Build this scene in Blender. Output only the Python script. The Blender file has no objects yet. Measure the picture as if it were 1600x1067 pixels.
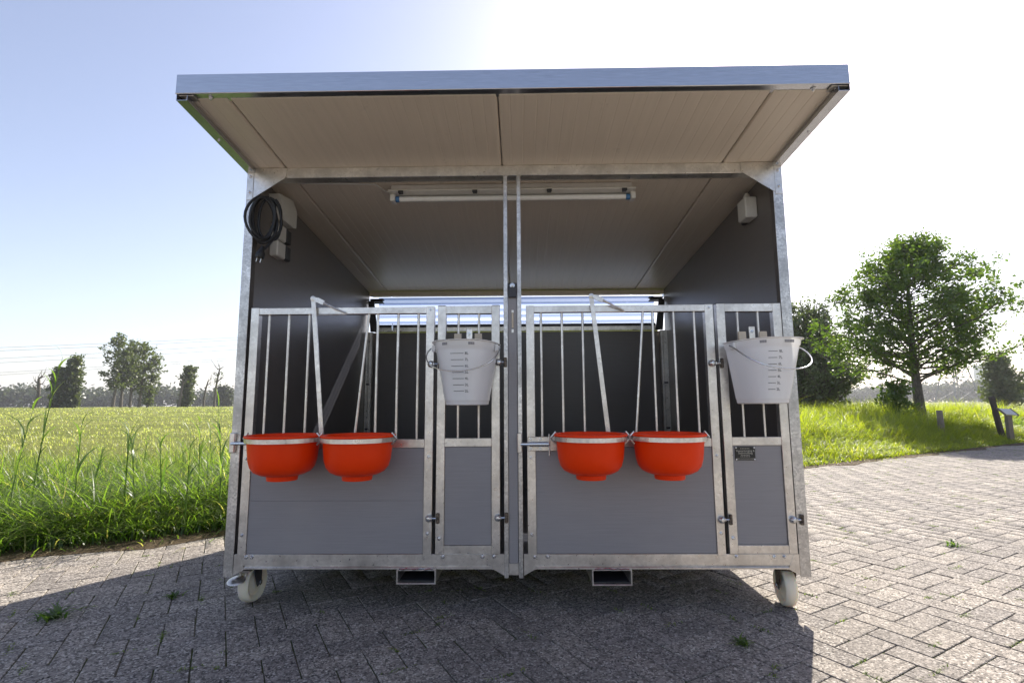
import bpy, bmesh, math, random
import numpy as np
from mathutils import Vector, Matrix
random.seed(7); rng = np.random.default_rng(7)
sc = bpy.context.scene
COL = sc.collection
R = math.radians

# ---------------------------------------------------------------- camera, sky, sun, exposure
CAM = Vector((0.0299, -2.1709, 0.8411))
cam_d = bpy.data.cameras.new('camera'); cam = bpy.data.objects.new('camera', cam_d); COL.objects.link(cam)
cam_d.sensor_fit = 'HORIZONTAL'; cam_d.sensor_width = 36; cam_d.lens = 792.893/1600*36
cam_d.clip_start = 0.05; cam_d.clip_end = 6000
yaw, pit, rol = -0.0157, 0.12319, -0.0054
fw = Vector((math.sin(yaw)*math.cos(pit), math.cos(yaw)*math.cos(pit), math.sin(pit)))
rt = Vector((math.cos(yaw), -math.sin(yaw), 0)); up = rt.cross(fw)
rt, up = rt*math.cos(rol)+up*math.sin(rol), up*math.cos(rol)-rt*math.sin(rol)
cam.matrix_world = Matrix(((rt.x, up.x, -fw.x, CAM.x), (rt.y, up.y, -fw.y, CAM.y), (rt.z, up.z, -fw.z, CAM.z), (0, 0, 0, 1)))
sc.camera = cam
SUN_EL, SUN_AZ = R(38.0), R(30.2)           # azimuth to the right of +Y
world = bpy.data.worlds.new('World'); sc.world = world; world.use_nodes = True
wn = world.node_tree.nodes; wl = world.node_tree.links; wn.clear()
sky = wn.new('ShaderNodeTexSky'); sky.sky_type = 'NISHITA'; sky.sun_disc = False
sky.sun_elevation = SUN_EL; sky.sun_rotation = SUN_AZ
sky.air_density = 1.0; sky.dust_density = 1.1; sky.ozone_density = 3.0; sky.altitude = 0
bgn = wn.new('ShaderNodeBackground'); bgn.inputs['Strength'].default_value = 0.107
wo = wn.new('ShaderNodeOutputWorld'); hs = wn.new('ShaderNodeHueSaturation'); hs.inputs['Saturation'].default_value = 0.84; wl.new(sky.outputs[0], hs.inputs['Color'])
tn = wn.new('ShaderNodeMix'); tn.data_type = 'RGBA'; tn.blend_type = 'MULTIPLY'; tn.inputs[0].default_value = 1.0; tn.inputs[7].default_value = (1.08, 0.965, 0.945, 1)
wl.new(hs.outputs[0], tn.inputs[6]); wl.new(tn.outputs[2], bgn.inputs[0]); wl.new(bgn.outputs[0], wo.inputs[0])
sun_d = bpy.data.lights.new('sun', 'SUN'); sun_d.energy = 4.8; sun_d.angle = R(0.53); sun_d.color = (1, 0.93, 0.82)
sun = bpy.data.objects.new('sun', sun_d); COL.objects.link(sun)
sdir = Vector((math.sin(SUN_AZ)*math.cos(SUN_EL), math.cos(SUN_AZ)*math.cos(SUN_EL), math.sin(SUN_EL)))
sun.rotation_euler = (-sdir).to_track_quat('-Z', 'Y').to_euler(); sun.location = (0, 0, 30)
sc.view_settings.view_transform = 'Standard'; sc.view_settings.look = 'None'
sc.view_settings.gamma = 1; sc.view_settings.use_curve_mapping = False
sc.view_settings.exposure = 1.14
sc.cycles.max_bounces = 10; sc.cycles.transparent_max_bounces = 16
sc.cycles.sample_clamp_indirect = 6

# ---------------------------------------------------------------- terrain functions
E0 = Vector((-1.98, 1.36)); EA = R(30.5)
ED = (math.cos(EA), math.sin(EA)); EN = (-math.sin(EA), math.cos(EA))
def st(x, y):
    return ((x-E0.x)*EN[0]+(y-E0.y)*EN[1], (x-E0.x)*ED[0]+(y-E0.y)*ED[1])
def xy(s, t): return (E0.x+s*EN[0]+t*ED[0], E0.y+s*EN[1]+t*ED[1])
def sstep(a, b, v):
    u = np.clip((v-a)/(b-a), 0, 1); return u*u*(3-2*u)
def ground_z(x, y):
    x = np.asarray(x, float); y = np.asarray(y, float)
    s, t = st(x, y)
    rise = 0.0062*np.clip(s-8, 0, 105)
    bank = 0.24*sstep(0.1, 3.2, s)*sstep(2.5, 6.0, t)*(1-0.5*sstep(12, 40, s))
    bump = 0.03*np.sin(x*1.3+1)*np.sin(y*1.1)*sstep(0.3, 2, s)
    road = -0.06*(1-sstep(-0.03, 0.06, s))*sstep(-22.5, -21.5, s)
    return np.where(s > -0.03, rise+bank+bump, road)

# ---------------------------------------------------------------- materials
def mat(name):
    m = bpy.data.materials.new(name); m.use_nodes = True
    n = m.node_tree.nodes; n.clear(); return m, n, m.node_tree.links
def N(n, t, **k):
    o = n.new('ShaderNode'+t)
    for a, b in k.items(): setattr(o, a, b)
    return o
def ramp(n, l, src, stops):
    r = N(n, 'ValToRGB'); e = r.color_ramp.elements
    while len(e) < len(stops): e.new(0.5)
    for i, (p, c) in enumerate(stops):
        e[i].position = p; e[i].color = (c[0], c[1], c[2], 1) if len(c) == 3 else c
    l.new(src, r.inputs[0]); return r.outputs[0]
def mixc(n, l, f, a, b, bt='MIX'):
    m = N(n, 'Mix', data_type='RGBA', blend_type=bt)
    for s, v in ((m.inputs[0], f), (m.inputs[6], a), (m.inputs[7], b)):
        if isinstance(v, (int, float)): s.default_value = v
        elif isinstance(v, tuple): s.default_value = (v[0], v[1], v[2], 1)
        else: l.new(v, s)
    return m.outputs[2]
def noise(n, l, vec, scale, det=3, rough=0.55):
    o = N(n, 'TexNoise'); o.inputs['Scale'].default_value = scale; o.inputs['Detail'].default_value = det
    o.inputs['Roughness'].default_value = rough
    if vec is not None: l.new(vec, o.inputs['Vector'])
    return o.outputs[0]
def coords(n, l, kind='Object', scale=None):
    t = N(n, 'TexCoord')
    if scale is None: return t.outputs[kind]
    m = N(n, 'Mapping'); m.inputs['Scale'].default_value = scale; l.new(t.outputs[kind], m.inputs[0]); return m.outputs[0]
def wpos(n, l, scale=None):
    g = N(n, 'NewGeometry')
    if scale is None: return g.outputs['Position']
    m = N(n, 'Mapping'); m.inputs['Scale'].default_value = scale; l.new(g.outputs['Position'], m.inputs[0]); return m.outputs[0]
def bump(n, l, h, strength=0.3, dist=0.002, prev=None):
    b = N(n, 'Bump'); b.inputs['Strength'].default_value = strength; b.inputs['Distance'].default_value = dist
    l.new(h, b.inputs['Height'])
    if prev is not None: l.new(prev, b.inputs['Normal'])
    return b.outputs[0]
def pbr(n, l, col=None, rough=0.5, metal=0.0, nrm=None, spec=0.5):
    p = N(n, 'BsdfPrincipled'); o = N(n, 'OutputMaterial'); l.new(p.outputs[0], o.inputs[0])
    for s, v in (('Base Color', col), ('Roughness', rough), ('Metallic', metal), ('Specular IOR Level', spec)):
        if v is None: continue
        if isinstance(v, (int, float)): p.inputs[s].default_value = v
        elif isinstance(v, tuple): p.inputs[s].default_value = (v[0], v[1], v[2], 1)
        else: l.new(v, p.inputs[s])
    if nrm is not None: l.new(nrm, p.inputs['Normal'])
    return p

def galv_mat(name, lo, hi, spangle=90, rough=0.36):
    m, n, l = mat(name); w = wpos(n, l)
    v = N(n, 'TexVoronoi'); v.inputs['Scale'].default_value = spangle; l.new(w, v.inputs['Vector'])
    sep = N(n, 'SeparateColor'); l.new(v.outputs['Color'], sep.inputs[0])
    big = noise(n, l, w, 9, 4, 0.6); fine = noise(n, l, w, 60, 3)
    c = ramp(n, l, sep.outputs[0], [(0, lo), (1, hi)])
    c = mixc(n, l, ramp(n, l, big, [(0.35, (0, 0, 0)), (0.7, (1, 1, 1))]), c, tuple(0.72*x for x in lo), 'MIX')
    st_ = ramp(n, l, noise(n, l, w, 26, 5, 0.7), [(0.62, (0, 0, 0)), (0.72, (0.55, 0.55, 0.55))])
    c = mixc(n, l, st_, c, (0.30, 0.295, 0.28))
    r = N(n, 'MapRange'); r.inputs['To Min'].default_value = rough-0.1; r.inputs['To Max'].default_value = rough+0.22
    l.new(fine, r.inputs[0])
    pbr(n, l, c, r.outputs[0], 0.88, bump(n, l, fine, 0.12, 0.002))
    return m
M = {}
M['galv'] = galv_mat('galvanised_steel', (0.76, 0.715, 0.65), (0.90, 0.855, 0.785), 90, 0.27)
M['galv_spangle'] = galv_mat('spangled_galvanised_steel', (0.54, 0.52, 0.49), (0.88, 0.85, 0.80), 130, 0.30)
m, n, l = mat('folded_galvanised_sheet'); w = wpos(n, l, (3, 3, 40))
pbr(n, l, ramp(n, l, noise(n, l, w, 6, 3), [(0.3, (0.55, 0.57, 0.6)), (0.7, (0.63, 0.65, 0.68))]), 0.17, 0.95, bump(n, l, noise(n, l, wpos(n, l), 4, 2), 0.05, 0.01)); M['sheet'] = m
m, n, l = mat('zinc_plated_bolt'); pbr(n, l, (0.66, 0.67, 0.68), 0.25, 0.95); M['bolt'] = m
m, n, l = mat('dark_tarnished_steel'); pbr(n, l, ramp(n, l, noise(n, l, wpos(n, l), 120, 3), [(0.4, (0.05, 0.04, 0.035)), (0.65, (0.2, 0.16, 0.12))]), 0.45, 0.6); M['tarnish'] = m

def plastic_mat(name, col, rough, ribs=60):
    m, n, l = mat(name); w = wpos(n, l)
    wv = N(n, 'TexWave', wave_type='BANDS', bands_direction='Z'); wv.inputs['Scale'].default_value = ribs/ (2*math.pi)*2.0
    wv.inputs['Distortion'].default_value = 0.0; l.new(w, wv.inputs['Vector'])
    stre = noise(n, l, wpos(n, l, (2.0, 2.0, 60)), 3, 4, 0.6)
    big = noise(n, l, w, 3.0, 4)
    c = mixc(n, l, ramp(n, l, stre, [(0.3, (0, 0, 0)), (0.75, (1, 1, 1))]), tuple(0.94*x for x in col), tuple(1.06*x for x in col))
    c = mixc(n, l, ramp(n, l, big, [(0.45, (0, 0, 0)), (0.8, (0.35, 0.35, 0.35))]), c, (col[0]*1.35, col[1]*1.3, col[2]*1.2))
    r = N(n, 'MapRange'); r.inputs['To Min'].default_value = rough-0.05; r.inputs['To Max'].default_value = rough+0.12; l.new(big, r.inputs[0])
    nm = bump(n, l, wv.outputs[0], 0.04, 0.002); nm = bump(n, l, stre, 0.03, 0.0012, nm)
    pbr(n, l, c, r.outputs[0], 0, nm); return m
M['panel'] = plastic_mat('grey_plastic_panel', (0.275, 0.262, 0.262), 0.38)
M['wall'] = plastic_mat('dark_grey_wall_panel', (0.165, 0.148, 0.136), 0.30)

m, n, l = mat('cream_roof_lining'); w = wpos(n, l)
c = mixc(n, l, ramp(n, l, noise(n, l, wpos(n, l, (30, 1.5, 1)), 2, 4), [(0.35, (0, 0, 0)), (0.8, (1, 1, 1))]), (0.68, 0.60, 0.49), (0.63, 0.555, 0.45))
c = mixc(n, l, ramp(n, l, noise(n, l, w, 14, 5, 0.7), [(0.64, (0, 0, 0)), (0.75, (0.3, 0.3, 0.3))]), c, (0.25, 0.23, 0.19))
pbr(n, l, c, 0.36, 0); M['lining'] = m
def simple(name, col, rough, metal=0, scale=30, var=0.12, bstr=0.05):
    m, n, l = mat(name); nz = noise(n, l, wpos(n, l), scale, 4)
    c = mixc(n, l, nz, tuple(x*(1-var) for x in col), tuple(x*(1+var) for x in col))
    pbr(n, l, c, rough, metal, bump(n, l, nz, bstr, 0.002)); return m
m, n, l = mat('orange_red_plastic'); nz = noise(n, l, wpos(n, l), 24, 4)
p = pbr(n, l, mixc(n, l, nz, (0.86, 0.042, 0.0025), (0.93, 0.056, 0.004)), ramp(n, l, noise(n, l, wpos(n, l), 9, 5, 0.7), [(0.3, (0.30, 0.30, 0.30)), (0.7, (0.5, 0.5, 0.5))]), 0, bump(n, l, nz, 0.04, 0.002), 0.16)
p.inputs['Subsurface Weight'].default_value = 0.1; p.inputs['Subsurface Radius'].default_value = (0.03, 0.004, 0.001); p.inputs['Subsurface Scale'].default_value = 0.5; M['red'] = m
M['black'] = simple('black_rubber', (0.012, 0.012, 0.013), 0.45)
M['white'] = simple('white_plastic', (0.62, 0.60, 0.55), 0.4)
M['tube'] = simple('fluorescent_tube_glass', (0.72, 0.70, 0.66), 0.15)
M['blue'] = simple('blue_cap', (0.05, 0.16, 0.34), 0.35)
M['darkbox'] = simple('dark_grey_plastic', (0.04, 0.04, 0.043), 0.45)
M['beige'] = simple('beige_plastic_hook', (0.56, 0.47, 0.35), 0.5)
M['wood'] = simple('weathered_wood', (0.20, 0.165, 0.12), 0.85, 0, 18, 0.35, 0.5)
M['darkwood'] = simple('dark_weathered_wood', (0.07, 0.055, 0.045), 0.85, 0, 18, 0.35, 0.5)
M['board'] = simple('pale_board', (0.5, 0.49, 0.47), 0.4)
M['print'] = simple('black_print', (0.02, 0.02, 0.022), 0.6)
M['plate'] = simple('black_name_plate', (0.018, 0.018, 0.016), 0.3)
M['gold'] = simple('pale_engraving', (0.50, 0.47, 0.38), 0.5)
M['steel_far'] = simple('distant_lattice_steel', (0.12, 0.135, 0.145), 0.6)
M['farwall'] = simple('distant_building_wall', (0.5, 0.52, 0.55), 0.8)
M['glassy'] = simple('dark_window_glass', (0.05, 0.06, 0.08), 0.2)
# nylon wheel: a little light passes through
m, n, l = mat('white_nylon'); p = pbr(n, l, (0.80, 0.74, 0.58), 0.42)
p.inputs['Subsurface Weight'].default_value = 0.5; p.inputs['Subsurface Radius'].default_value = (0.05, 0.035, 0.015); p.inputs['Subsurface Scale'].default_value = 0.5; M['nylon'] = m
# translucent milk bucket plastic
m, n, l = mat('milky_translucent_plastic')
d = N(n, 'BsdfDiffuse'); d.inputs[0].default_value = (0.95, 0.94, 0.91, 1)
t = N(n, 'BsdfTranslucent'); t.inputs[0].default_value = (0.92, 0.93, 0.95, 1)
tr = N(n, 'BsdfTransparent'); tr.inputs[0].default_value = (0.9, 0.92, 0.95, 1)
g = N(n, 'BsdfGlossy'); g.inputs['Roughness'].default_value = 0.22
a = N(n, 'MixShader'); a.inputs[0].default_value = 0.16; l.new(d.outputs[0], a.inputs[1]); l.new(t.outputs[0], a.inputs[2])
b = N(n, 'MixShader'); b.inputs[0].default_value = 0.06; l.new(a.outputs[0], b.inputs[1]); l.new(tr.outputs[0], b.inputs[2])
fr = N(n, 'Fresnel'); fr.inputs[0].default_value = 1.45
c_ = N(n, 'MixShader'); l.new(fr.outputs[0], c_.inputs[0]); l.new(b.outputs[0], c_.inputs[1]); l.new(g.outputs[0], c_.inputs[2])
o = N(n, 'OutputMaterial'); l.new(c_.outputs[0], o.inputs[0]); M['milky'] = m
# twin wall polycarbonate vent flap
m, n, l = mat('bluish_twin_wall_polycarbonate')
w = wpos(n, l)
wv = N(n, 'TexWave', wave_type='BANDS', bands_direction='Z'); wv.inputs['Scale'].default_value = 6.5; l.new(w, wv.inputs['Vector'])
tc = ramp(n, l, wv.outputs[0], [(0.05, (0.22, 0.28, 0.45)), (0.45, (0.40, 0.48, 0.68)), (0.95, (0.58, 0.65, 0.84))])
t = N(n, 'BsdfTranslucent'); l.new(tc, t.inputs[0])
tr = N(n, 'BsdfTransparent'); l.new(tc, tr.inputs[0])
g = N(n, 'BsdfGlossy'); g.inputs['Roughness'].default_value = 0.12
a = N(n, 'MixShader'); a.inputs[0].default_value = 0.45; l.new(t.outputs[0], a.inputs[1]); l.new(tr.outputs[0], a.inputs[2])
b = N(n, 'MixShader'); b.inputs[0].default_value = 0.10; l.new(a.outputs[0], b.inputs[1]); l.new(g.outputs[0], b.inputs[2])
o = N(n, 'OutputMaterial'); l.new(b.outputs[0], o.inputs[0]); M['poly'] = m

# pavers: washed aggregate concrete
def paver_mat(name, joints=False):
    m, n, l = mat(name); w = wpos(n, l)
    oi = N(n, 'ObjectInfo'); at = N(n, 'Attribute', attribute_name='rnd')
    ad = N(n, 'Math', operation='ADD'); l.new(oi.outputs['Random'], ad.inputs[0]); l.new(at.outputs['Fac'], ad.inputs[1])
    frc = N(n, 'Math', operation='FRACT'); l.new(ad.outputs[0], frc.inputs[0])
    v = N(n, 'TexVoronoi'); v.inputs['Scale'].default_value = 170; l.new(w, v.inputs['Vector'])
    v.inputs['Randomness'].default_value = 1.0
    sep = N(n, 'SeparateColor'); l.new(v.outputs['Color'], sep.inputs[0])
    stones = ramp(n, l, sep.outputs[0], [(0.0, (0.075, 0.07, 0.068)), (0.22, (0.17, 0.158, 0.148)), (0.5, (0.29, 0.268, 0.245)), (0.8, (0.40, 0.372, 0.34)), (1.0, (0.64, 0.62, 0.58))])
    v2 = N(n, 'TexVoronoi'); v2.inputs['Scale'].default_value = 75; l.new(w, v2.inputs['Vector'])
    sep2 = N(n, 'SeparateColor'); l.new(v2.outputs['Color'], sep2.inputs[0])
    c = mixc(n, l, ramp(n, l, sep2.outputs[1], [(0.6, (0, 0, 0)), (0.9, (0.7, 0.7, 0.7))]), stones, ramp(n, l, sep2.outputs[0], [(0, (0.1, 0.09, 0.085)), (1, (0.46, 0.43, 0.4))]))
    tone = ramp(n, l, frc.outputs[0], [(0, (0.69, 0.665, 0.65)), (0.35, (0.80, 0.77, 0.75)), (0.7, (0.86, 0.82, 0.78)), (1, (0.98, 0.94, 0.89))])
    c = mixc(n, l, 1.0, c, tone, 'MULTIPLY')
    big = noise(n, l, w, 1.1, 5, 0.6)
    c = mixc(n, l, ramp(n, l, big, [(0.5, (0, 0, 0)), (0.75, (0.4, 0.4, 0.4))]), c, (0.17, 0.155, 0.135))
    dn = N(n, 'Math', operation='SUBTRACT'); dn.inputs[0].default_value = 1; l.new(v.outputs['Distance'], dn.inputs[1])
    nm = bump(n, l, dn.outputs[0], 0.55, 0.004); nm = bump(n, l, noise(n, l, w, 260, 3, 0.6), 0.25, 0.002, nm)
    pbr(n, l, c, 0.8, 0, nm, 0.12); return m
M['paver'] = paver_mat('washed_concrete_paver')
m, n, l = mat('sandy_mossy_joint'); w = wpos(n, l)
moss = ramp(n, l, noise(n, l, w, 4.5, 6, 0.72), [(0.42, (0, 0, 0)), (0.54, (1, 1, 1))])
sand = ramp(n, l, noise(n, l, w, 180, 4), [(0.3, (0.075, 0.063, 0.048)), (0.7, (0.20, 0.17, 0.125))])
grn = ramp(n, l, noise(n, l, w, 150, 4), [(0.3, (0.022, 0.032, 0.008)), (0.7, (0.09, 0.115, 0.025))])
pbr(n, l, mixc(n, l, moss, sand, grn), 0.95, 0, bump(n, l, noise(n, l, w, 190, 4), 0.8, 0.006), 0.2); M['joint'] = m
# meadow soil / grass sheet
m, n, l = mat('meadow_ground'); w = wpos(n, l)
gcol = ramp(n, l, noise(n, l, w, 0.9, 6, 0.65), [(0.25, (0.15, 0.175, 0.04)), (0.5, (0.22, 0.235, 0.065)), (0.75, (0.28, 0.265, 0.09))])
gcol = mixc(n, l, ramp(n, l, noise(n, l, wpos(n, l, (0.05, 0.22, 1)), 1, 5), [(0.4, (0, 0, 0)), (0.7, (0.7, 0.7, 0.7))]), gcol, (0.075, 0.105, 0.02))
nm = bump(n, l, noise(n, l, w, 9, 6, 0.8), 1.0, 0.12)
p = pbr(n, l, gcol, 0.9, 0, nm, 0.1)
tr_ = N(n, 'BsdfTranslucent'); M['meadow'] = m
m, n, l = mat('verge_soil'); w = wpos(n, l)
pbr(n, l, ramp(n, l, noise(n, l, w, 30, 6, 0.7), [(0.3, (0.045, 0.032, 0.02)), (0.55, (0.12, 0.09, 0.058)), (0.75, (0.24, 0.19, 0.12))]), 0.95, 0, bump(n, l, noise(n, l, w, 90, 5, 0.7), 1.0, 0.02), 0.1); M['soil'] = m

def leaf_mat(name, stops, trans, tip=None, tmix=0.5, rough=0.45, gl=0.06):
    m, n, l = mat(name)
    at = N(n, 'Attribute', attribute_name='rnd')
    c = ramp(n, l, at.outputs['Fac'], stops)
    if tip is not None:
        ta = N(n, 'Attribute', attribute_name='tip'); c = mixc(n, l, ramp(n, l, ta.outputs['Fac'], [(0.35, (0, 0, 0)), (1.0, (0.8, 0.8, 0.8))]), c, tip)
    d = N(n, 'BsdfDiffuse'); l.new(c, d.inputs[0])
    t = N(n, 'BsdfTranslucent'); l.new(mixc(n, l, 1.0, c, trans, 'MULTIPLY'), t.inputs[0])
    a = N(n, 'MixShader'); a.inputs[0].default_value = tmix; l.new(d.outputs[0], a.inputs[1]); l.new(t.outputs[0], a.inputs[2])
    g = N(n, 'BsdfGlossy'); g.inputs['Roughness'].default_value = rough
    b = N(n, 'MixShader'); b.inputs[0].default_value = gl; l.new(a.outputs[0], b.inputs[1]); l.new(g.outputs[0], b.inputs[2])
    o = N(n, 'OutputMaterial'); l.new(b.outputs[0], o.inputs[0]); return m
M['grass'] = leaf_mat('verge_grass_blade', [(0, (0.045, 0.085, 0.012)), (0.45, (0.08, 0.13, 0.02)), (0.85, (0.14, 0.18, 0.035)), (1.0, (0.30, 0.25, 0.11))], (2.6, 2.7, 1.3), (0.16, 0.20, 0.04), 0.55)
M['grass_deep'] = leaf_mat('lush_verge_grass', [(0, (0.032, 0.065, 0.011)), (0.5, (0.068, 0.118, 0.02)), (0.93, (0.12, 0.165, 0.035)), (1.0, (0.32, 0.27, 0.14))], (2.8, 3.0, 1.2), (0.14, 0.185, 0.04), 0.6)
M['grass_sun'] = leaf_mat('bright_bank_grass', [(0, (0.07, 0.105, 0.010)), (0.5, (0.135, 0.165, 0.014)), (0.9, (0.20, 0.205, 0.02)), (1.0, (0.34, 0.29, 0.10))], (2.6, 2.75, 0.6), (0.20, 0.23, 0.02), 0.62)
M['meadow_blade'] = leaf_mat('meadow_blade', [(0, (0.13, 0.16, 0.035)), (0.5, (0.20, 0.225, 0.065)), (0.88, (0.245, 0.25, 0.09)), (1.0, (0.33, 0.29, 0.15))], (2.6, 2.7, 1.7), (0.26, 0.265, 0.105), 0.6)
M['reed'] = leaf_mat('reed_leaf', [(0, (0.055, 0.105, 0.02)), (0.6, (0.10, 0.155, 0.032)), (1.0, (0.15, 0.19, 0.05))], (2.3, 2.5, 1.3), None, 0.5, 0.4, 0.05)
M['leaf'] = leaf_mat('alder_leaf', [(0, (0.032, 0.066, 0.010)), (0.5, (0.06, 0.105, 0.015)), (1.0, (0.11, 0.14, 0.022))], (2.7, 2.8, 0.9), None, 0.42, 0.4, 0.06)
M['willow'] = leaf_mat('willow_leaf', [(0, (0.06, 0.08, 0.03)), (0.5, (0.10, 0.125, 0.055)), (1.0, (0.15, 0.17, 0.09))], (2.0, 2.2, 1.2), None, 0.35, 0.45, 0.06)
M['poplar'] = leaf_mat('poplar_leaf', [(0, (0.042, 0.062, 0.018)), (0.5, (0.078, 0.102, 0.03)), (1.0, (0.12, 0.14, 0.05))], (1.9, 2.0, 1.0), None, 0.35)
M['wood_far'] = leaf_mat('far_wood_leaf', [(0, (0.03, 0.042, 0.02)), (0.5, (0.05, 0.064, 0.03)), (1.0, (0.085, 0.10, 0.05))], (1.4, 1.5, 1.0), None, 0.3)
M['straw'] = leaf_mat('dry_straw', [(0, (0.12, 0.09, 0.05)), (0.5, (0.24, 0.19, 0.11)), (1.0, (0.38, 0.31, 0.2))], (1.0, 1.0, 0.8), None, 0.2)
m, n, l = mat('bark'); w = wpos(n, l, (1, 1, 0.3)); bk = noise(n, l, w, 30, 5, 0.7)
pbr(n, l, ramp(n, l, bk, [(0.3, (0.05, 0.042, 0.034)), (0.7, (0.19, 0.165, 0.135))]), 0.9, 0, bump(n, l, bk, 0.8, 0.02)); M['bark'] = m

# ---------------------------------------------------------------- mesh builder
class MB:
    def __init__(s): s.v = []; s.f = []
    def add(s, vs, fs, T=None):
        o = len(s.v)
        s.v += [tuple(T @ Vector(v)) for v in vs] if T is not None else [tuple(v) for v in vs]
        s.f += [tuple(i+o for i in f) for f in fs]; return s
    def box(s, x0, x1, y0, y1, z0, z1, c=0.0012, T=None):
        X = (x0, x1); Y = (y0, y1); Z = (z0, z1); c = min(c, abs(x1-x0)*.45, abs(y1-y0)*.45, abs(z1-z0)*.45)
        vs = []; ix = {}
        for i in (0, 1):
            for j in (0, 1):
                for k in (0, 1):
                    sx, sy, sz = (1-2*i)*c, (1-2*j)*c, (1-2*k)*c
                    for a, v in enumerate(((X[i], Y[j]+sy, Z[k]+sz), (X[i]+sx, Y[j], Z[k]+sz), (X[i]+sx, Y[j]+sy, Z[k]))):
                        ix[(i, j, k, a)] = len(vs); vs.append(v)
        fs = []
        for i in (0, 1):
            fs.append([ix[(i, j, k, 0)] for j, k in ((0, 0), (1, 0), (1, 1), (0, 1))])
            fs.append([ix[(j, i, k, 1)] for j, k in ((0, 0), (1, 0), (1, 1), (0, 1))])
            fs.append([ix[(j, k, i, 2)] for j, k in ((0, 0), (1, 0), (1, 1), (0, 1))])
        for p in (0, 1):
            for q in (0, 1):
                fs.append([ix[(p, q, 0, 0)], ix[(p, q, 1, 0)], ix[(p, q, 1, 1)], ix[(p, q, 0, 1)]])
                fs.append([ix[(p, 0, q, 0)], ix[(p, 1, q, 0)], ix[(p, 1, q, 2)], ix[(p, 0, q, 2)]])
                fs.append([ix[(0, p, q, 1)], ix[(1, p, q, 1)], ix[(1, p, q, 2)], ix[(0, p, q, 2)]])
        for i in (0, 1):
            for j in (0, 1):
                for k in (0, 1): fs.append([ix[(i, j, k, a)] for a in (0, 1, 2)])
        return s.add(vs, fs, T)
    def tube(s, pts, r, n=8, closed=False, T=None):
        P = [Vector(p) for p in pts]; m = len(P); rs = r if isinstance(r, (list, tuple)) else [r]*m
        tan = []
        for i in range(m):
            a = P[(i-1) % m] if (closed or i > 0) else P[i]; b = P[(i+1) % m] if (closed or i < m-1) else P[i]
            d = b-a; tan.append(d.normalized() if d.length > 1e-9 else Vector((0, 0, 1)))
        u = tan[0].orthogonal().normalized(); vs = []; fs = []
        for i in range(m):
            u = (u-tan[i]*u.dot(tan[i])); u = u.normalized() if u.length > 1e-6 else tan[i].orthogonal().normalized()
            w = tan[i].cross(u)
            for k in range(n):
                a = 2*math.pi*k/n; vs.append(P[i]+(u*math.cos(a)+w*math.sin(a))*rs[i])
        for i in range(m if closed else m-1):
            for k in range(n):
                a, b = i*n, ((i+1) % m)*n; fs.append((a+k, a+(k+1) % n, b+(k+1) % n, b+k))
        if not closed: fs += [tuple(range(n))[::-1], tuple((m-1)*n+k for k in range(n))]
        return s.add(vs, fs, T)
    def lathe(s, prof, n=32, T=None):
        vs = []; fs = []; m = len(prof)
        for r, z in prof:
            for k in range(n): a = 2*math.pi*k/n; vs.append((r*math.cos(a), r*math.sin(a), z))
        for i in range(m-1):
            for k in range(n): fs.append((i*n+k, i*n+(k+1) % n, (i+1)*n+(k+1) % n, (i+1)*n+k))
        if prof[0][0] > 1e-6: fs.append(tuple(range(n))[::-1])
        if prof[-1][0] > 1e-6: fs.append(tuple((m-1)*n+k for k in range(n)))
        return s.add(vs, fs, T)
    def prism(s, poly, y0, y1, T=None):          # polygon in XZ swept along Y
        k = len(poly)
        vs = [(p[0], y0, p[1]) for p in poly]+[(p[0], y1, p[1]) for p in poly]
        fs = [tuple(range(k)), tuple(range(k, 2*k))[::-1]]+[(i, (i+1) % k, k+(i+1) % k, k+i) for i in range(k)]
        return s.add(vs, fs, T)
    def strip(s, path, w, th, T=None, plane='XZ'):   # flat bar following a path in XZ
        P = [Vector((p[0], p[1])) for p in path]; L = []; Rr = []
        for i, p in enumerate(P):
            d = (P[min(i+1, len(P)-1)]-P[max(i-1, 0)]).normalized(); nn = Vector((-d.y, d.x))
            ww = w[i] if isinstance(w, (list, tuple)) else w
            L.append(p+nn*ww/2); Rr.append(p-nn*ww/2)
        return s.prism([(q.x, q.y) for q in L]+[(q.x, q.y) for q in reversed(Rr)], -th/2, th/2, T)
WPOS = {}
def link(name, me, material, parent=None, loc=(0, 0, 0)):
    o = bpy.data.objects.new(name, me); COL.objects.link(o)
    if material is not None and not me.materials: me.materials.append(material)
    loc = Vector(loc); WPOS[o.name] = loc.copy()
    if parent is not None: o.parent = parent; o.location = loc-WPOS[parent.name]
    else: o.location = loc
    return o
def build(name, mb, material, parent=None, smooth=35, origin=None, kind=None):
    me = bpy.data.meshes.new(name)
    V = np.array(mb.v); c = (V.min(0)+V.max(0))/2 if origin is None else np.array(origin)
    me.from_pydata([tuple(v) for v in (V-c)], [], mb.f)
    bm = bmesh.new(); bm.from_mesh(me); bmesh.ops.recalc_face_normals(bm, faces=bm.faces); bm.to_mesh(me); bm.free()
    if smooth:
        me.polygons.foreach_set('use_smooth', [True]*len(me.polygons)); me.set_sharp_from_angle(angle=R(smooth))
    o = link(name, me, material, parent, c)
    if kind: o['kind'] = kind
    return o
def again(o, loc, parent=None, rot=None, name=None):       # another object on the same mesh data
    c = o.copy(); COL.objects.link(c); WPOS[c.name] = Vector(loc)
    c.parent = parent; c.location = Vector(loc)-(WPOS[parent.name] if parent else Vector())
    if rot is not None: c.rotation_euler = rot
    return c
def thing(name, loc, label, cat, group=None):
    o = bpy.data.objects.new(name, None); COL.objects.link(o); o.location = loc; o.empty_display_size = 0.2
    WPOS[o.name] = Vector(loc); o['label'] = label; o['category'] = cat
    if group: o['group'] = group
    return o
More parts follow.
